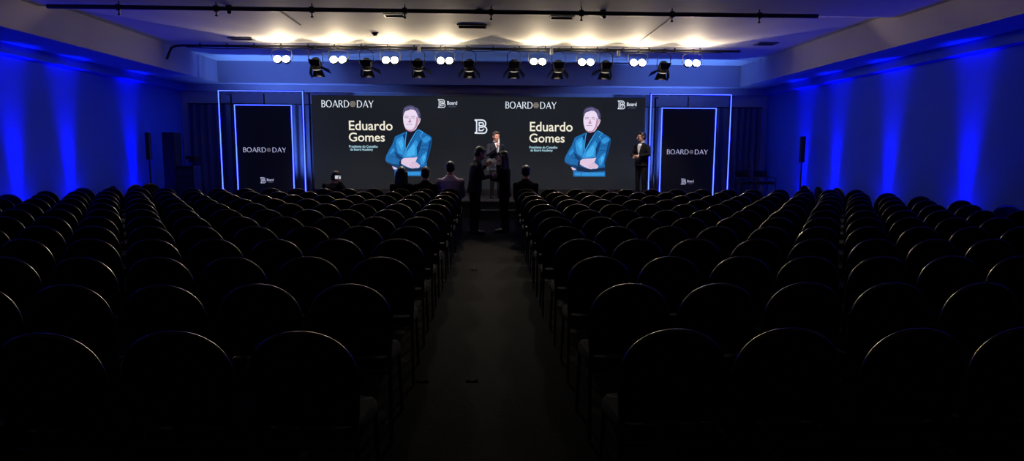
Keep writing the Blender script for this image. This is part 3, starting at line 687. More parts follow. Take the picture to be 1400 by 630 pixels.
# ------------------------------------------------------------------ chairs
def back_xz(n=26, grow=0.0):
    hw, zb, rz = 0.215 + grow, 0.705, 0.205 + grow
    pts = [(-0.198 - grow, 0.50), (-0.208 - grow, 0.60)]
    for i in range(n + 1):
        a = PI - PI * i / n
        ca, sa = math.cos(a), math.sin(a)
        pts.append((hw * math.copysign(abs(ca) ** 0.92, ca), zb + rz * abs(sa) ** 0.92))
    pts += [(0.208 + grow, 0.60), (0.198 + grow, 0.50)]
    return pts
def back_y(z): return -0.185 - (z - 0.44) * 0.17
def make_chair():
    t = thing('banquet_chair', 'x', 'chair')
    # seat
    bm = bmesh.new()
    out = []
    for i in range(40):
        a = 2 * PI * i / 40; ca, sa = math.cos(a), math.sin(a)
        x = math.copysign(abs(ca) ** 0.35, ca); y = math.copysign(abs(sa) ** 0.35, sa)
        out.append((x * (0.215 + 0.012 * y), y * 0.205 + 0.015))
    rings = []
    for k, z in ((0.94, 0.405), (1.0, 0.42), (1.0, 0.455), (0.95, 0.475), (0.6, 0.482)):
        rings.append([bm.verts.new((x * k, 0.015 + (y - 0.015) * k, z)) for x, y in out])
    for A, B in zip(rings, rings[1:]):
        for i in range(40): bm.faces.new((A[i], A[(i + 1) % 40], B[(i + 1) % 40], B[i]))
    bm.faces.new(rings[0][::-1]); bm.faces.new(rings[-1]); link_mesh('seat', bm, M['fabric'], t)
    # backrest pad
    bm = bmesh.new(); o_ = back_xz(grow=-0.006); rings = []
    cz = 0.70
    for k, dy in ((0.88, -0.024), (0.985, -0.014), (1.0, 0.0), (0.985, 0.016), (0.86, 0.03)):
        rings.append([bm.verts.new((x * k, back_y(cz + (z - cz) * k) + dy, cz + (z - cz) * k)) for x, z in o_])
    n = len(o_)
    for A, B in zip(rings, rings[1:]):
        for i in range(n): bm.faces.new((A[i], A[(i + 1) % n], B[(i + 1) % n], B[i]))
    bm.faces.new(rings[0][::-1]); bm.faces.new(rings[-1]); link_mesh('backrest', bm, M['fabric'], t)
    # frame tube around the back
    bm = bmesh.new()
    pts = [(-0.203, back_y(0.41), 0.41)] + [(x, back_y(z), z) for x, z in back_xz(grow=0.004)] + [(0.203, back_y(0.41), 0.41)]
    tube(bm, pts, 0.0125, 12); link_mesh('back_frame', bm, M['piping'], t)
    bm = bmesh.new(); tube(bm, [(-0.195, -0.18, 0.395), (-0.2, 0.2, 0.395), (0.2, 0.2, 0.395), (0.195, -0.18, 0.395)], 0.0105, 6, closed=True); link_mesh('seat_frame', bm, M['chrome'], t)
    for s in (-1, 1):
        bm = bmesh.new(); tube(bm, [(s * 0.2, 0.2, 0.4), (s * 0.205, 0.215, 0.2), (s * 0.21, 0.23, 0.004)], 0.0105, 8); link_mesh('leg', bm, M['chrome'], t)
        bm = bmesh.new(); tube(bm, [(s * 0.203, back_y(0.42), 0.42), (s * 0.207, -0.205, 0.2), (s * 0.212, -0.25, 0.004)], 0.0105, 8); link_mesh('leg', bm, M['chrome'], t)
    return t
chair0 = make_chair(); first = True
CY0, CDY = 2.5514, 0.9313
TOP = back_y(0.91)
NROW = 13                                      # row 1 is nearest the stage
taken = {('L', 11, 0): 'p', }
rj = random.Random(4)
seats = {}
for k in range(11, -1, -1):
    row = ORD[11 - k]; yt = CY0 + CDY * k + (0.12 if k == 11 else 0)
    for side in ('L', 'R'):
        for c in range(15 if side == 'L' else 14):
            x = -(0.757 + 0.5 * c + 0.00087 * c * c) if side == 'L' else 0.777 + 0.5 * c + 0.0016 * c * c
            x += rj.uniform(-0.012, 0.012); y = yt - TOP + rj.uniform(-0.015, 0.015); rz = rj.uniform(-0.03, 0.03)
            vis = any(in_frame((x + dx, y + dy, z), 12) for dx in (-0.22, 0.22) for dy in (TOP, 0.2) for z in (0.03, 0.45, 0.75, 0.91))
            if not vis: continue
            if first: o = chair0; first = False
            else: o = copy_thing(chair0)
            o.location = (x, y, 0); o.rotation_euler = (0, 0, rz)
            word = 'left' if side == 'L' else 'right'
            tag(o, 'black round-backed chair %s of aisle, %s row from stage, %s seat from aisle' % (word, row, ORD[c]), 'chair', 'round-backed chairs %s of the aisle' % word)
            seats[(side, k, c)] = (x, y)
# chairs turned sideways against the walls, past the last row
for x, y, rz, lab in ((7.62, 14.75, -1.45, 'black chair turned sideways by the right wall, nearest the column speaker'), (7.66, 14.15, -1.62, 'black chair turned sideways by the right wall, between two other sideways chairs'), (7.84, 13.72, -1.5, 'black chair turned sideways by the right wall, farthest from the column speaker'),
                     (-7.78, 14.9, 0.9, 'black chair turned aslant by the left wall, nearest the column speaker'), (-7.85, 14.25, 1.3, 'black chair turned aslant by the left wall, between two other turned chairs'), (-8.1, 13.72, 1.62, 'black chair turned sideways by the left wall, farthest from the column speaker')):
    o = copy_thing(chair0); o.location = (x, y, 0); o.rotation_euler = (0, 0, rz); tag(o, lab, 'chair', 'chairs turned sideways by the walls')

# ------------------------------------------------------------------ equipment
def column_speaker(x, y, lab):
    t = thing('column_speaker', lab, 'loudspeaker', (x, y, 0))
    bm = bmesh.new(); box(bm, (0, 0, 1.76), (0.105, 0.12, 0.66), bev=0.012); link_mesh('speaker_column', bm, M['dark_plastic'], t, smooth=False)
    bm = bmesh.new(); box(bm, (0, -0.062, 1.76), (0.085, 0.01, 0.62), bev=0.004); link_mesh('speaker_grille', bm, M['grille'], t, smooth=False)
    bm = bmesh.new(); tube(bm, [(0, 0, 0.45), (0, 0, 1.44)], 0.02, 10); link_mesh('pole', bm, M['black'], t)
    bm = bmesh.new(); box(bm, (0, 0, 0.235), (0.34, 0.4, 0.43), bev=0.015); link_mesh('bass_box', bm, M['dark_plastic'], t, smooth=False)
    for fx_ in (-0.13, 0.13):
        for fy_ in (-0.15, 0.15):
            bm = bmesh.new(); cyl(bm, (fx_, fy_, 0), (fx_, fy_, 0.025), 0.02, seg=8); link_mesh('rubber_foot', bm, M['black'], t)
column_speaker(-8.3, 16.2, 'slim black column loudspeaker on a pole against the left blue wall')
column_speaker(7.98, 16.2, 'slim black column loudspeaker on a pole against the right blue wall')

t = thing('loudspeaker_tower', 'tall black loudspeaker cabinet in the left corner beside the curtain', 'loudspeaker', (-8.12, 17.0, 0))
bm = bmesh.new(); box(bm, (0, 0, 1.07), (0.32, 0.36, 2.1), bev=0.015); link_mesh('cabinet', bm, M['black'], t, smooth=False)
bm = bmesh.new(); box(bm, (0, -0.185, 1.07), (0.28, 0.012, 2.0), bev=0.004); link_mesh('front_grille', bm, M['grille'], t, smooth=False)
bm = bmesh.new(); box(bm, (0, 0, 0.01), (0.34, 0.38, 0.02)); link_mesh('base_plate', bm, M['black'], t, smooth=False)
t = thing('equipment_rack', 'black equipment rack case right of the tall left loudspeaker', 'equipment rack', (-7.55, 16.6, 0))
bm = bmesh.new(); box(bm, (0, 0, 0.68), (0.42, 0.45, 1.2), bev=0.015); link_mesh('case', bm, M['black'], t, smooth=False)
bm = bmesh.new()
for i in range(6): box(bm, (0, -0.23, 0.25 + i * 0.17), (0.37, 0.012, 0.12), bev=0.003)
link_mesh('rack_panels', bm, M['dark_plastic'], t, smooth=False)
for a_ in (-0.15, 0.15):
    for b_ in (-0.16, 0.16):
        bm = bmesh.new(); lathe(bm, [(0.001, -0.015), (0.035, -0.015), (0.035, 0.015), (0.001, 0.015)], 12, (1, 0, 0), (a_, b_, 0.036)); box(bm, (a_, b_, 0.07), (0.03, 0.05, 0.03)); link_mesh('wheel', bm, M['black'], t)
t = thing('microphone_stand', 'thin pale upright stand by the left curtain, behind the equipment rack', 'stand', (-8.27, 17.95, 0))
bm = bmesh.new(); tube(bm, [(0, 0, 0.02), (0, 0, 2.02)], 0.012, 8); link_mesh('stand_pole', bm, M['steel'], t)
bm = bmesh.new(); lathe(bm, [(0.14, 0.0), (0.14, 0.012), (0.03, 0.028), (0.001, 0.028)], 18); link_mesh('stand_base', bm, M['black'], t)
t = thing('video_camera', 'dark video camera standing on a tripod before the left curtain', 'camera', (-7.82, 17.55, 1.33))
bm = bmesh.new(); box(bm, (0, 0, 0.11), (0.16, 0.34, 0.16), bev=0.015); link_mesh('camera_body', bm, M['dark_plastic'], t, smooth=False)
bm = bmesh.new(); lathe(bm, [(0.001, 0), (0.05, 0), (0.055, 0.14), (0.065, 0.15), (0.065, 0.2), (0.001, 0.2)], 16, (0.6, -0.8, 0), (0.08, -0.12, 0.11)); link_mesh('camera_lens', bm, M['black'], t)
bm = bmesh.new(); box(bm, (-0.17, 0.02, 0.15), (0.13, 0.03, 0.09), bev=0.006); box(bm, (-0.09, 0.02, 0.15), (0.04, 0.02, 0.02)); link_mesh('viewfinder', bm, M['dark_plastic'], t, smooth=False)
t = thing('tripod', 'black tripod under the video camera before the left curtain', 'tripod', (-7.82, 17.55, 0))
bm = bmesh.new(); lathe(bm, [(0.05, 1.2), (0.06, 1.24), (0.06, 1.32), (0.04, 1.33)], 12); cyl(bm, (0, 0, 0.8), (0, 0, 1.22), 0.025); cyl(bm, (0, 0, 1.28), (-0.3, 0.1, 1.1), 0.01, seg=6); link_mesh('tripod_head', bm, M['black'], t)
for k in range(3):
    a_ = 2 * PI * k / 3 + 0.52; bm = bmesh.new(); tube(bm, [(0.05 * math.cos(a_), 0.05 * math.sin(a_), 1.2), (0.38 * math.cos(a_), 0.38 * math.sin(a_), 0.012)], [0.022, 0.014], 8); link_mesh('leg', bm, M['black'], t)

def arm_chair(x, y, rz, lab):
    t = thing('armchair', lab, 'chair', (x, y, SZ), rz, 'black armchairs at the right end of the stage')
    bm = bmesh.new(); box(bm, (0, 0.02, 0.43), (0.42, 0.42, 0.07), bev=0.02); link_mesh('seat', bm, M['fabric'], t, smooth=False)
    bm = bmesh.new(); box(bm, (0, 0.235, 0.66), (0.38, 0.04, 0.17), Matrix.Rotation(R(-8), 3, 'X'), 0.015); link_mesh('backrest', bm, M['fabric'], t, smooth=False)
    for s in (-1, 1):
        bm = bmesh.new(); tube(bm, [(s * 0.2, 0.18, 0.42), (s * 0.195, 0.21, 0.6), (s * 0.185, 0.24, 0.74)], 0.011, 8); link_mesh('back_post', bm, M['black'], t)
        bm = bmesh.new(); tube(bm, [(s * 0.23, -0.19, 0.0), (s * 0.235, -0.19, 0.5), (s * 0.235, -0.16, 0.56), (s * 0.235, 0.1, 0.575), (s * 0.2, 0.215, 0.575)], 0.012, 8); link_mesh('arm_loop', bm, M['black'], t)
        bm = bmesh.new(); tube(bm, [(s * 0.21, 0.17, 0.42), (s * 0.22, 0.25, 0.0)], 0.012, 8); link_mesh('leg', bm, M['black'], t)
        bm = bmesh.new(); tube(bm, [(s * 0.2, -0.17, 0.39), (s * 0.23, -0.19, 0.39)], 0.011, 8); link_mesh('seat_bracket', bm, M['black'], t)
arm_chair(6.9, 17.05, 0.12, 'black armchair before the right curtain, next to the glowing frame')
arm_chair(7.42, 17.1, 0.1, 'black armchair before the right curtain, farther from the glowing frame')

for x, y, lab in ((-0.115, 4.51, 'small floor socket with two shiny studs, nearer one in mid aisle'), (-0.195, 8.95, 'small floor socket with two shiny studs, farther up the aisle'), (-0.47, 4.51, 'small floor socket beside the left chairs of the aisle')):
    t = thing('floor_socket', lab, 'floor socket', (x, y, 0))
    bm = bmesh.new(); box(bm, (0, 0, 0.004), (0.09, 0.05, 0.008), bev=0.002); link_mesh('plate', bm, M['carpet'], t, smooth=False)
    for s in (-1, 1):
        bm = bmesh.new(); ell(bm, (s * 0.027, 0, 0.008), (0.008, 0.008, 0.007)); link_mesh('stud', bm, M['brass'], t)

# ------------------------------------------------------------------ people
def V(*a): return Vector(a)
def hand(bm, wr, d, nrm, curl=0.5, thumb=1, s=1.0):
    d = Vector(d).normalized(); nrm = Vector(nrm); nrm = (nrm - d * nrm.dot(d)).normalized(); lat = d.cross(nrm).normalized() * thumb
    q = Matrix((lat, d, nrm)).transposed()
    wr = Vector(wr)
    ell(bm, wr + d * 0.048 * s, (0.041 * s, 0.054 * s, 0.017 * s), q)
    cap(bm, wr - d * 0.01, wr + d * 0.03 * s, 0.024 * s, 0.022 * s, 8)
    for k, (lo, ln) in enumerate(((0.030, 0.070), (0.010, 0.080), (-0.010, 0.075), (-0.029, 0.058))):
        p = wr + d * (0.092 - 0.006 * abs(k - 1)) * s + lat * lo * s; dd = d.copy()
        for j, fr_ in enumerate((0.45, 0.32, 0.23)):
            dd = (Matrix.Rotation(-curl * (0.7 if j == 0 else 1.0) * thumb, 3, lat) @ dd).normalized()
            e = p + dd * ln * fr_ * s; cap(bm, p, e, (0.0098 - j * 0.001) * s, (0.009 - j * 0.001) * s, 8); p = e
    p = wr + d * 0.03 * s + lat * 0.034 * s; dd = (d * 0.75 + lat * 0.6 + nrm * 0.25).normalized()
    for j, l_ in enumerate((0.038, 0.03)):
        e = p + dd * l_ * s; cap(bm, p, e, (0.012 - j * 0.0015) * s, (0.0105 - j * 0.0015) * s, 8); p = e; dd = (dd + d * 0.4 + nrm * 0.25 * curl).normalized()

def head_mat(c, yaw=0.0, nod=0.0, tilt=0.0):
    return Matrix.Translation(c) @ Matrix.Rotation(yaw, 4, 'Z') @ Matrix.Rotation(nod, 4, 'X') @ Matrix.Rotation(tilt, 4, 'Y')

def head(bm, Mh, neck, s=1.0):
    q = Mh.to_3x3()
    def p(x, y, z): return Mh @ Vector((x * s, y * s, z * s))
    ell(bm, p(0, 0.012, 0.035), (0.077 * s, 0.097 * s, 0.092 * s), q, 20, 14)
    ell(bm, p(0, -0.03, -0.03), (0.063 * s, 0.066 * s, 0.088 * s), q, 18, 12)
    ell(bm, p(0, -0.045, -0.083), (0.043 * s, 0.044 * s, 0.034 * s), q, 14, 10)
    cap(bm, p(0, -0.094, 0.008), p(0, -0.112, -0.032), 0.009 * s, 0.015 * s, 8)
    cap(bm, p(-0.036, -0.078, 0.022), p(0.036, -0.078, 0.022), 0.013 * s, 0.013 * s, 8)
    cap(bm, p(-0.018, -0.088, -0.063), p(0.018, -0.088, -0.063), 0.0085 * s, 0.0085 * s, 8)
    for sd in (-1, 1):
        ell(bm, p(sd * 0.079, 0.012, -0.008), (0.011 * s, 0.021 * s, 0.032 * s), q, 10, 8)
        ell(bm, p(sd * 0.036, -0.066, -0.02), (0.026 * s, 0.026 * s, 0.026 * s), q, 10, 8)
    cap(bm, p(0, 0.018, -0.07), neck, 0.056 * s, 0.062 * s, 14)

def short_hair(bm, Mh, s=1.0):
    q = Mh.to_3x3()
    def p(x, y, z): return Mh @ Vector((x * s, y * s, z * s))
    ell(bm, p(0, 0.022, 0.052), (0.084 * s, 0.1 * s, 0.088 * s), q, 18, 12)
    ell(bm, p(0, 0.05, 0.0), (0.079 * s, 0.068 * s, 0.085 * s), q, 16, 10)
    ell(bm, p(0.012, -0.05, 0.098), (0.062 * s, 0.04 * s, 0.034 * s), q, 14, 10)
    for sd in (-1, 1): cap(bm, p(sd * 0.072, -0.018, 0.05), p(sd * 0.076, -0.012, 0.0), 0.014 * s, 0.008 * s, 8)

def person(name, label, loc, rz, J, top='suit', legs='trouser', hair='hair', long_hair=None, shirt=None, group=None, fat=1.0, hem=-0.12, cat='person', hs=1.08):
    t = thing(name, label, cat, loc, rz, group)
    P_, N = Vector(J['pelvis']), Vector(J['neck']); Mh = J['head']
    sh, el, wr = J['sho'], J['elb'], J['wri']; hp, kn, an = J['hip'], J['kne'], J['ank']
    up_ = N - P_
    def ring(f, rx, ry, g=0.0, dy=0.0): c = P_ + up_ * f; return ((c.x, c.y + dy, c.z), rx * fat + g, ry * fat + g)
    # body: one continuous surface
    bm = bmesh.new()
    loft(bm, [ring(-0.12, 0.10, 0.09), ring(0.0, 0.155, 0.105), ring(0.3, 0.138, 0.095), ring(0.6, 0.155, 0.105), ring(0.85, 0.15, 0.085), ring(0.94, 0.09, 0.065), ring(1.02, 0.06, 0.058)])
    head(bm, Mh, N, hs)
    for i in (0, 1):
        cap(bm, N + (Vector(sh[i]) - N) * 0.3 - Vector((0, 0, 0.06)), Vector(sh[i]) - Vector((0, 0, 0.02)), 0.04, 0.045)
        cap(bm, sh[i], el[i], 0.05, 0.037); cap(bm, el[i], wr[i], 0.037, 0.026)
        cap(bm, hp[i], kn[i], 0.075, 0.052); cap(bm, kn[i], an[i], 0.052, 0.036)
        hd = J['hand'][i]; hand(bm, wr[i], hd[0], hd[1], hd[2], hd[3])
        fd = J.get('foot', Vector((0, -1, 0))); cap(bm, Vector(an[i]) - Vector((0, 0, 0.03)), Vector(an[i]) + fd * 0.13 - Vector((0, 0, 0.045)), 0.03, 0.022, 8)
    remeshed('body', bm, 0.0075, M['skin'], t, 3)
    # eyes
    for sd in (-1, 1):
        bm = bmesh.new(); ell(bm, Mh @ Vector((sd * 0.031, -0.0865, 0.002)), (0.012, 0.008, 0.006), Mh.to_3x3(), 10, 8); link_mesh('eye', bm, M['eye'], t)
    # jacket or top
    bm = bmesh.new()
    loft(bm, [ring(hem * 1.0 - 0.02, 0.178, 0.128, 0.012), ring(0.0, 0.172, 0.122, 0.01), ring(0.3, 0.155, 0.112, 0.01), ring(0.62, 0.172, 0.12, 0.01), ring(0.84, 0.185, 0.105, 0.008), ring(0.93, 0.13, 0.082, 0.006), ring(0.985, 0.078, 0.072, 0.004), ring(1.035, 0.068, 0.068, 0.004)], 24)
    for i in (0, 1):
        cap(bm, N + (Vector(sh[i]) - N) * 0.25 - Vector((0, 0, 0.05)), Vector(sh[i]) - Vector((0, 0, 0.012)), 0.056, 0.066)
        e = Vector(wr[i]); cap(bm, sh[i], el[i], 0.066, 0.05); cap(bm, el[i], Vector(el[i]) + (e - Vector(el[i])) * 0.93, 0.05, 0.038)
    remeshed('jacket' if top in ('suit', 'suit2') else 'top_garment', bm, 0.010, M[top], t, 5)
    if legs:
        bm = bmesh.new()
        loft(bm, [ring(-0.16, 0.14, 0.105), ring(0.0, 0.162, 0.112), ring(0.1, 0.155, 0.105)])
        for i in (0, 1):
            cap(bm, hp[i], kn[i], 0.092, 0.066); k_, a_ = Vector(kn[i]), Vector(an[i]); cap(bm, k_, k_ + (a_ - k_) * 0.97, 0.066, 0.05)
        remeshed('trousers', bm, 0.012, M[legs], t, 4)
    for i in (0, 1):
        bm = bmesh.new(); fd = J.get('foot', Vector((0, -1, 0))); a_ = Vector(an[i]); g = a_.z
        cap(bm, (a_.x, a_.y, g - 0.035), (a_.x, a_.y + fd.y * 0.17, g - 0.055), 0.042, 0.036, 10); cap(bm, (a_.x, a_.y + 0.03 * -fd.y, g - 0.045), (a_.x, a_.y, g - 0.02), 0.04, 0.04, 10)
        box(bm, (a_.x, a_.y + fd.y * 0.075, g - 0.083), (0.075, 0.27, 0.012))
        remeshed('shoe', bm, 0.009, M['shoe'], t, 3)
    # hair
    bm = bmesh.new(); short_hair(bm, Mh, hs)
    if long_hair:
        top_p = Mh @ Vector((0, 0.05, 0.02))
        for k in range(-3, 4):
            a_ = Mh @ Vector((k * 0.029, 0.082 - abs(k) * 0.017, 0.02)); z_ = a_.z - long_hair
            cap(bm, a_, Vector((a_.x * 1.0 + k * 0.008, a_.y + 0.035, z_ + abs(k) * 0.015)), 0.042, 0.03, 8)
    remeshed('hair', bm, 0.010, M[hair], t, 3)
    # shirt front: a V of cloth lying on the chest, with collar
    if shirt:
        bm = bmesh.new()
        def chest(x, f):
            c = P_ + up_ * f
            tb = [(0.3, 0.165, 0.122), (0.62, 0.182, 0.13), (0.84, 0.193, 0.113), (0.93, 0.136, 0.088), (0.985, 0.074, 0.07)]
            for (f0, a0, b0), (f1, a1, b1) in zip(tb, tb[1:]):
                if f0 <= f <= f1 or (f > 0.985 and f1 == 0.985):
                    u = min(1, (f - f0) / (f1 - f0)); rx, ry = (a0 + (a1 - a0) * u) * fat, (b0 + (b1 - b0) * u) * fat; break
            return Vector((c.x + x, c.y - ry * math.sqrt(max(0, 1 - (x / rx) ** 2)) - 0.008, c.z))
        rows = []; f0, f1 = shirt
        for i in range(13):
            f = f0 + (f1 - f0) * i / 12; hw = 0.006 + 0.058 * (i / 12) ** 0.9
            rows.append([bm.verts.new(chest(hw * j / 4, f)) for j in range(-4, 5)])
        for A, B in zip(rows, rows[1:]):
            for j in range(8): bm.faces.new((A[j], A[j + 1], B[j + 1], B[j]))
        r = bmesh.ops.extrude_face_region(bm, geom=list(bm.faces))
        for v in r['geom']:
            if isinstance(v, bmesh.types.BMVert): v.co.y += 0.02
        link_mesh('shirt_front', bm, M['shirt'], t)
        bm = bmesh.new(); lathe(bm, [(0.069, 0.0), (0.075, 0.0), (0.07, 0.04), (0.064, 0.04)], 20, None, N + Vector((0, 0.0, -0.01))); link_mesh('shirt_collar', bm, M['shirt'], t)
        for i in (0, 1):
            e0, e1 = Vector(el[i]), Vector(wr[i]); bm = bmesh.new(); cyl(bm, e0 + (e1 - e0) * 0.92, e0 + (e1 - e0) * 0.99, 0.039, 0.036, 12); link_mesh('shirt_cuff', bm, M['shirt'], t)
    return t

def stand(ex, ez=0.0): return None
def J_stand(**k):
    d = dict(pelvis=(0, 0, 0.95), neck=(0, 0.0, 1.475), head=head_mat(V(0, -0.03, 1.625)),
             sho=[V(-0.18, 0.0, 1.375), V(0.18, 0.0, 1.375)], elb=[V(-0.25, 0.03, 1.13), V(0.25, 0.03, 1.13)], wri=[V(-0.24, -0.05, 0.88), V(0.24, -0.05, 0.88)],
             hip=[V(-0.09, 0, 0.92), V(0.09, 0, 0.92)], kne=[V(-0.10, -0.015, 0.5), V(0.10, -0.015, 0.5)], ank=[V(-0.11, 0.02, 0.09), V(0.11, 0.02, 0.09)],
             hand=[(V(0, -0.1, -1), V(1, 0, 0), 0.35, 1), (V(0, -0.1, -1), V(-1, 0, 0), 0.35, -1)])
    d.update(k); return d
def J_sit(lean=0.0, **k):
    zn = 1.07
    d = dict(pelvis=(0, 0.0, 0.57), neck=(0, 0.06 - lean, zn), head=head_mat(V(0, 0.02 - lean, zn + 0.14)),
             sho=[V(-0.18, 0.06 - lean, zn - 0.11), V(0.18, 0.06 - lean, zn - 0.11)], elb=[V(-0.2, -0.05 - lean, zn - 0.36), V(0.2, -0.05 - lean, zn - 0.36)],
             wri=[V(-0.13, -0.26 - lean * 0.5, 0.66), V(0.13, -0.26 - lean * 0.5, 0.66)],
             hip=[V(-0.09, 0, 0.565), V(0.09, 0, 0.565)], kne=[V(-0.11, -0.42, 0.545), V(0.11, -0.42, 0.545)], ank=[V(-0.11, -0.45, 0.09), V(0.11, -0.45, 0.09)],
             hand=[(V(0.3, -1, -0.1), V(0, 0, -1), 0.4, -1), (V(-0.3, -1, -0.1), V(0, 0, -1), 0.4, 1)])
    d.update(k); return d

# speaker on stage, microphone hand raised to the mouth
spk_loc, spk_rz = V(0.2, 17.0, SZ), R(22)
person('person', 'person in dark suit and open white shirt speaking into a microphone on stage', spk_loc, spk_rz,
       J_stand(head=head_mat(V(0, -0.03, 1.615), R(8), R(4)), elb=[V(-0.27, -0.11, 1.16), V(0.25, 0.03, 1.13)], wri=[V(-0.045, -0.225, 1.345), V(0.23, -0.07, 0.88)],
               hand=[(V(0.25, -0.1, 1), V(0.2, -0.6, -0.1), 0.75, -1), (V(0, -0.1, -1), V(-1, 0, 0), 0.35, -1)]),
       top='suit', shirt=(0.36, 0.975), hair='hairg')
mic = thing('microphone', 'pale handheld microphone at the mouth of the person speaking on stage', 'microphone', spk_loc, spk_rz)
bm = bmesh.new(); cyl(bm, (-0.03, -0.285, 1.40), (0.0, -0.215, 1.515), 0.014, 0.018, 12); link_mesh('microphone_handle', bm, M['paper'], mic)
bm = bmesh.new(); ell(bm, (0.004, -0.205, 1.535), (0.026, 0.026, 0.03)); link_mesh('microphone_head', bm, M['white_pl'], mic)

# host at the right edge of the screen
t = person('person', 'person in black suit with hands clasped, standing at the right edge of the screen', (4.06, 17.0, SZ), R(-48),
           J_stand(head=head_mat(V(0, -0.035, 1.63), R(-28)), elb=[V(-0.265, -0.06, 1.17), V(0.265, -0.06, 1.17)], wri=[V(-0.05, -0.235, 1.11), V(0.055, -0.24, 1.135)],
                   hand=[(V(1, -0.15, 0), V(0, 1, 0.1), 0.55, -1), (V(-1, -0.25, -0.15), V(0, 1, 0.2), 0.55, 1)]), top='suit2', shirt=(0.45, 0.975), hair='hair', fat=1.08)
bm = bmesh.new(); lathe(bm, [(0.001, 0), (0.014, 0), (0.012, 0.005), (0.001, 0.006)], 12, (0.3, -1, 0.1), (0.085, -0.128, 1.32)); link_mesh('lapel_pin', bm, M['gold'], t)
bm = bmesh.new()
Mh = head_mat(V(0, -0.035, 1.63), R(-28))
for sd in (-1, 1): tube(bm, [Mh @ V(sd * 0.031 + 0.024 * math.cos(a_), -0.1, 0.002 + 0.018 * math.sin(a_)) for a_ in [2 * PI * i / 14 for i in range(14)]], 0.0022, 6, closed=True); tube(bm, [Mh @ V(sd * 0.055, -0.1, 0.004), Mh @ V(sd * 0.082, 0.0, 0.004)], 0.002, 6)
tube(bm, [Mh @ V(-0.008, -0.102, 0.004), Mh @ V(0.008, -0.102, 0.004)], 0.002, 6); link_mesh('glasses', bm, M['black'], t)

# two people in the aisle
am_loc, am_rz = V(-0.27, 12.98, 0), R(112)
person('person', 'person in dark suit standing in the aisle with head bowed, holding white papers', am_loc, am_rz,
       J_stand(neck=(0, -0.05, 1.475), head=head_mat(V(0, -0.12, 1.615), 0, R(24)), sho=[V(-0.185, -0.03, 1.375), V(0.185, -0.03, 1.375)],
               elb=[V(-0.25, -0.08, 1.15), V(0.24, -0.14, 1.2)], wri=[V(-0.13, -0.31, 1.18), V(0.07, -0.27, 1.38)],
               hand=[(V(0.3, -1, 0.0), V(1, 0.2, 0), 0.3, 1), (V(-0.4, -0.6, 0.5), V(-0.7, 0.3, 0.1), 0.7, -1)]), top='suit', shirt=None, hair='hair', fat=1.05, hem=-0.2)
pp = thing('paper_bundle', 'crumpled white papers held at the chest of the standing aisle person', 'papers', am_loc, am_rz)
for i in range(3):
    bm = bmesh.new(); rnd = random.Random(20 + i); n = 7; g = [[None] * n for _ in range(n)]
    for a_ in range(n):
        for b_ in range(n):
            u, v = a_ / (n - 1) - 0.5, b_ / (n - 1) - 0.5
            g[a_][b_] = bm.verts.new((0.05 + 0.018 * i + v * 0.19 * 0.35 + 0.012 * rnd.uniform(-1, 1), -0.37 + v * 0.17 + 0.01 * rnd.uniform(-1, 1) - 0.02 * i, 1.425 + u * 0.19 - 0.015 * i + 0.012 * rnd.uniform(-1, 1)))
    for a_ in range(n - 1):
        for b_ in range(n - 1): bm.faces.new((g[a_][b_], g[a_ + 1][b_], g[a_ + 1][b_ + 1], g[a_][b_ + 1]))
    link_mesh('paper_sheet', bm, M['thin_paper'], pp, smooth=False)

wm_loc, wm_rz = V(0.34, 13.25, 0), R(-112)
person('person', 'person with long dark hair in black, standing in the aisle holding out a folder', wm_loc, wm_rz,
       J_stand(pelvis=(0, 0, 0.9), neck=(0, -0.0, 1.39), head=head_mat(V(0, -0.035, 1.535), 0, R(12)), sho=[V(-0.16, 0, 1.30), V(0.16, 0, 1.30)],
               elb=[V(-0.22, -0.06, 1.1), V(0.215, -0.06, 1.09)], wri=[V(-0.08, -0.27, 1.14), V(0.13, -0.24, 1.12)],
               hip=[V(-0.085, 0, 0.87), V(0.085, 0, 0.87)], kne=[V(-0.085, -0.01, 0.48), V(0.085, -0.015, 0.48)], ank=[V(-0.085, 0.02, 0.09), V(0.085, 0.02, 0.09)],
               hand=[(V(0.15, -1, 0.05), V(0, 0.1, -1), 0.4, -1), (V(-0.1, -1, 0.05), V(0, 0.1, 1), 0.2, -1)]), top='dress', legs='trouser', hair='hair', long_hair=0.3, fat=0.9, hem=-0.3)
fo = thing('folder', 'dark flat folder held out between the two people standing in the aisle', 'folder', wm_loc, wm_rz)
bm = bmesh.new(); box(bm, (0.03, -0.41, 1.165), (0.22, 0.2, 0.012), bev=0.002); link_mesh('cover', bm, M['dark_plastic'], fo, smooth=False)
bm = bmesh.new(); box(bm, (0.03, -0.412, 1.1735), (0.205, 0.185, 0.004)); link_mesh('pages', bm, M['suit2'], fo, smooth=False)

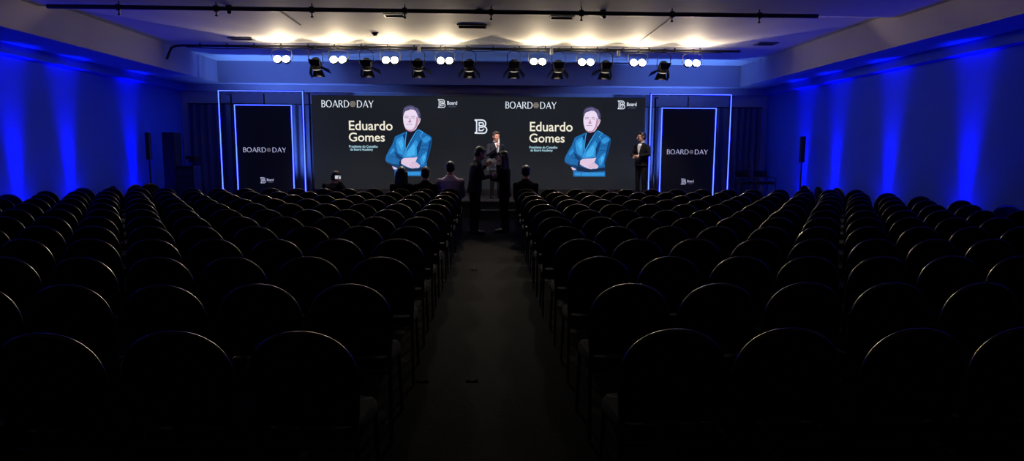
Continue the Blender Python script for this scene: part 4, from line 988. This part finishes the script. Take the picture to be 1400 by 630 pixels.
# seated in the front row
def sit(side, c, label, dz=0.0, **k):
    x, y = seats[(side, 11, c)]
    J = k.pop('J'); return person('person', label, (x, y + 0.02, 0), PI, J, **k)
sit('L', 2, 'person with long dark hair seated in front row, third seat left of aisle', J=J_sit(0.0), top='suit2', hair='hair', long_hair=0.28, fat=0.95)
sit('L', 1, 'person with short dark hair seated in front row, second seat left of aisle', J=J_sit(-0.01), top='dress', hair='hair', fat=1.0)
Jm = J_sit(0.0, neck=(0, 0.06, 1.17), head=head_mat(V(0, 0.02, 1.325)), sho=[V(-0.22, 0.06, 1.06), V(0.22, 0.06, 1.06)], elb=[V(-0.26, -0.03, 0.78), V(0.26, -0.03, 0.78)])
sit('L', 0, 'person in pale lilac shirt seated in front row beside the aisle', J=Jm, top='pink', hair='hair', fat=1.2)
sit('R', 0, 'person in dark suit seated in front row, first seat right of aisle', J=J_sit(0.0, neck=(0, 0.05, 1.10), head=head_mat(V(0, 0.0, 1.25)), sho=[V(-0.2, 0.06, 0.985), V(0.2, 0.06, 0.985)]), top='suit2', hair='hair', fat=1.1)
x5, y5 = seats[('L', 11, 5)]
hl, hr = V(x5 + 0.05, y5 - 0.02, 0), R(150)
person('person', 'person in dark clothes hunched forward in front row, holding up a lit phone', hl, hr,
       J_sit(0.12, neck=(0, -0.14, 1.0), head=head_mat(V(0, -0.22, 1.105), 0, R(30)), sho=[V(-0.2, -0.1, 0.95), V(0.2, -0.1, 0.95)], elb=[V(-0.27, -0.24, 0.8), V(0.25, -0.28, 0.76)],
             wri=[V(-0.2, -0.1, 1.03), V(0.12, -0.42, 0.72)], hand=[(V(0.25, 0.1, 1), V(1, 0.5, 0), 0.7, 1), (V(-0.3, -1, -0.1), V(0, 0, -1), 0.4, 1)]), top='suit2', hair='hair', fat=1.08)
cd = thing('phone', 'phone with bright white screen held up by the hunched person in front row', 'phone', hl + Vector((0.19, -0.02, 0)), 0.0)
bm = bmesh.new(); box(bm, (0, 0, 1.135), (0.125, 0.009, 0.082), bev=0.003); link_mesh('phone_shell', bm, M['dark_plastic'], cd, smooth=False)
bm = bmesh.new(); box(bm, (0, -0.0055, 1.135), (0.112, 0.002, 0.07)); link_mesh('phone_screen', bm, M['phone'], cd, smooth=False)
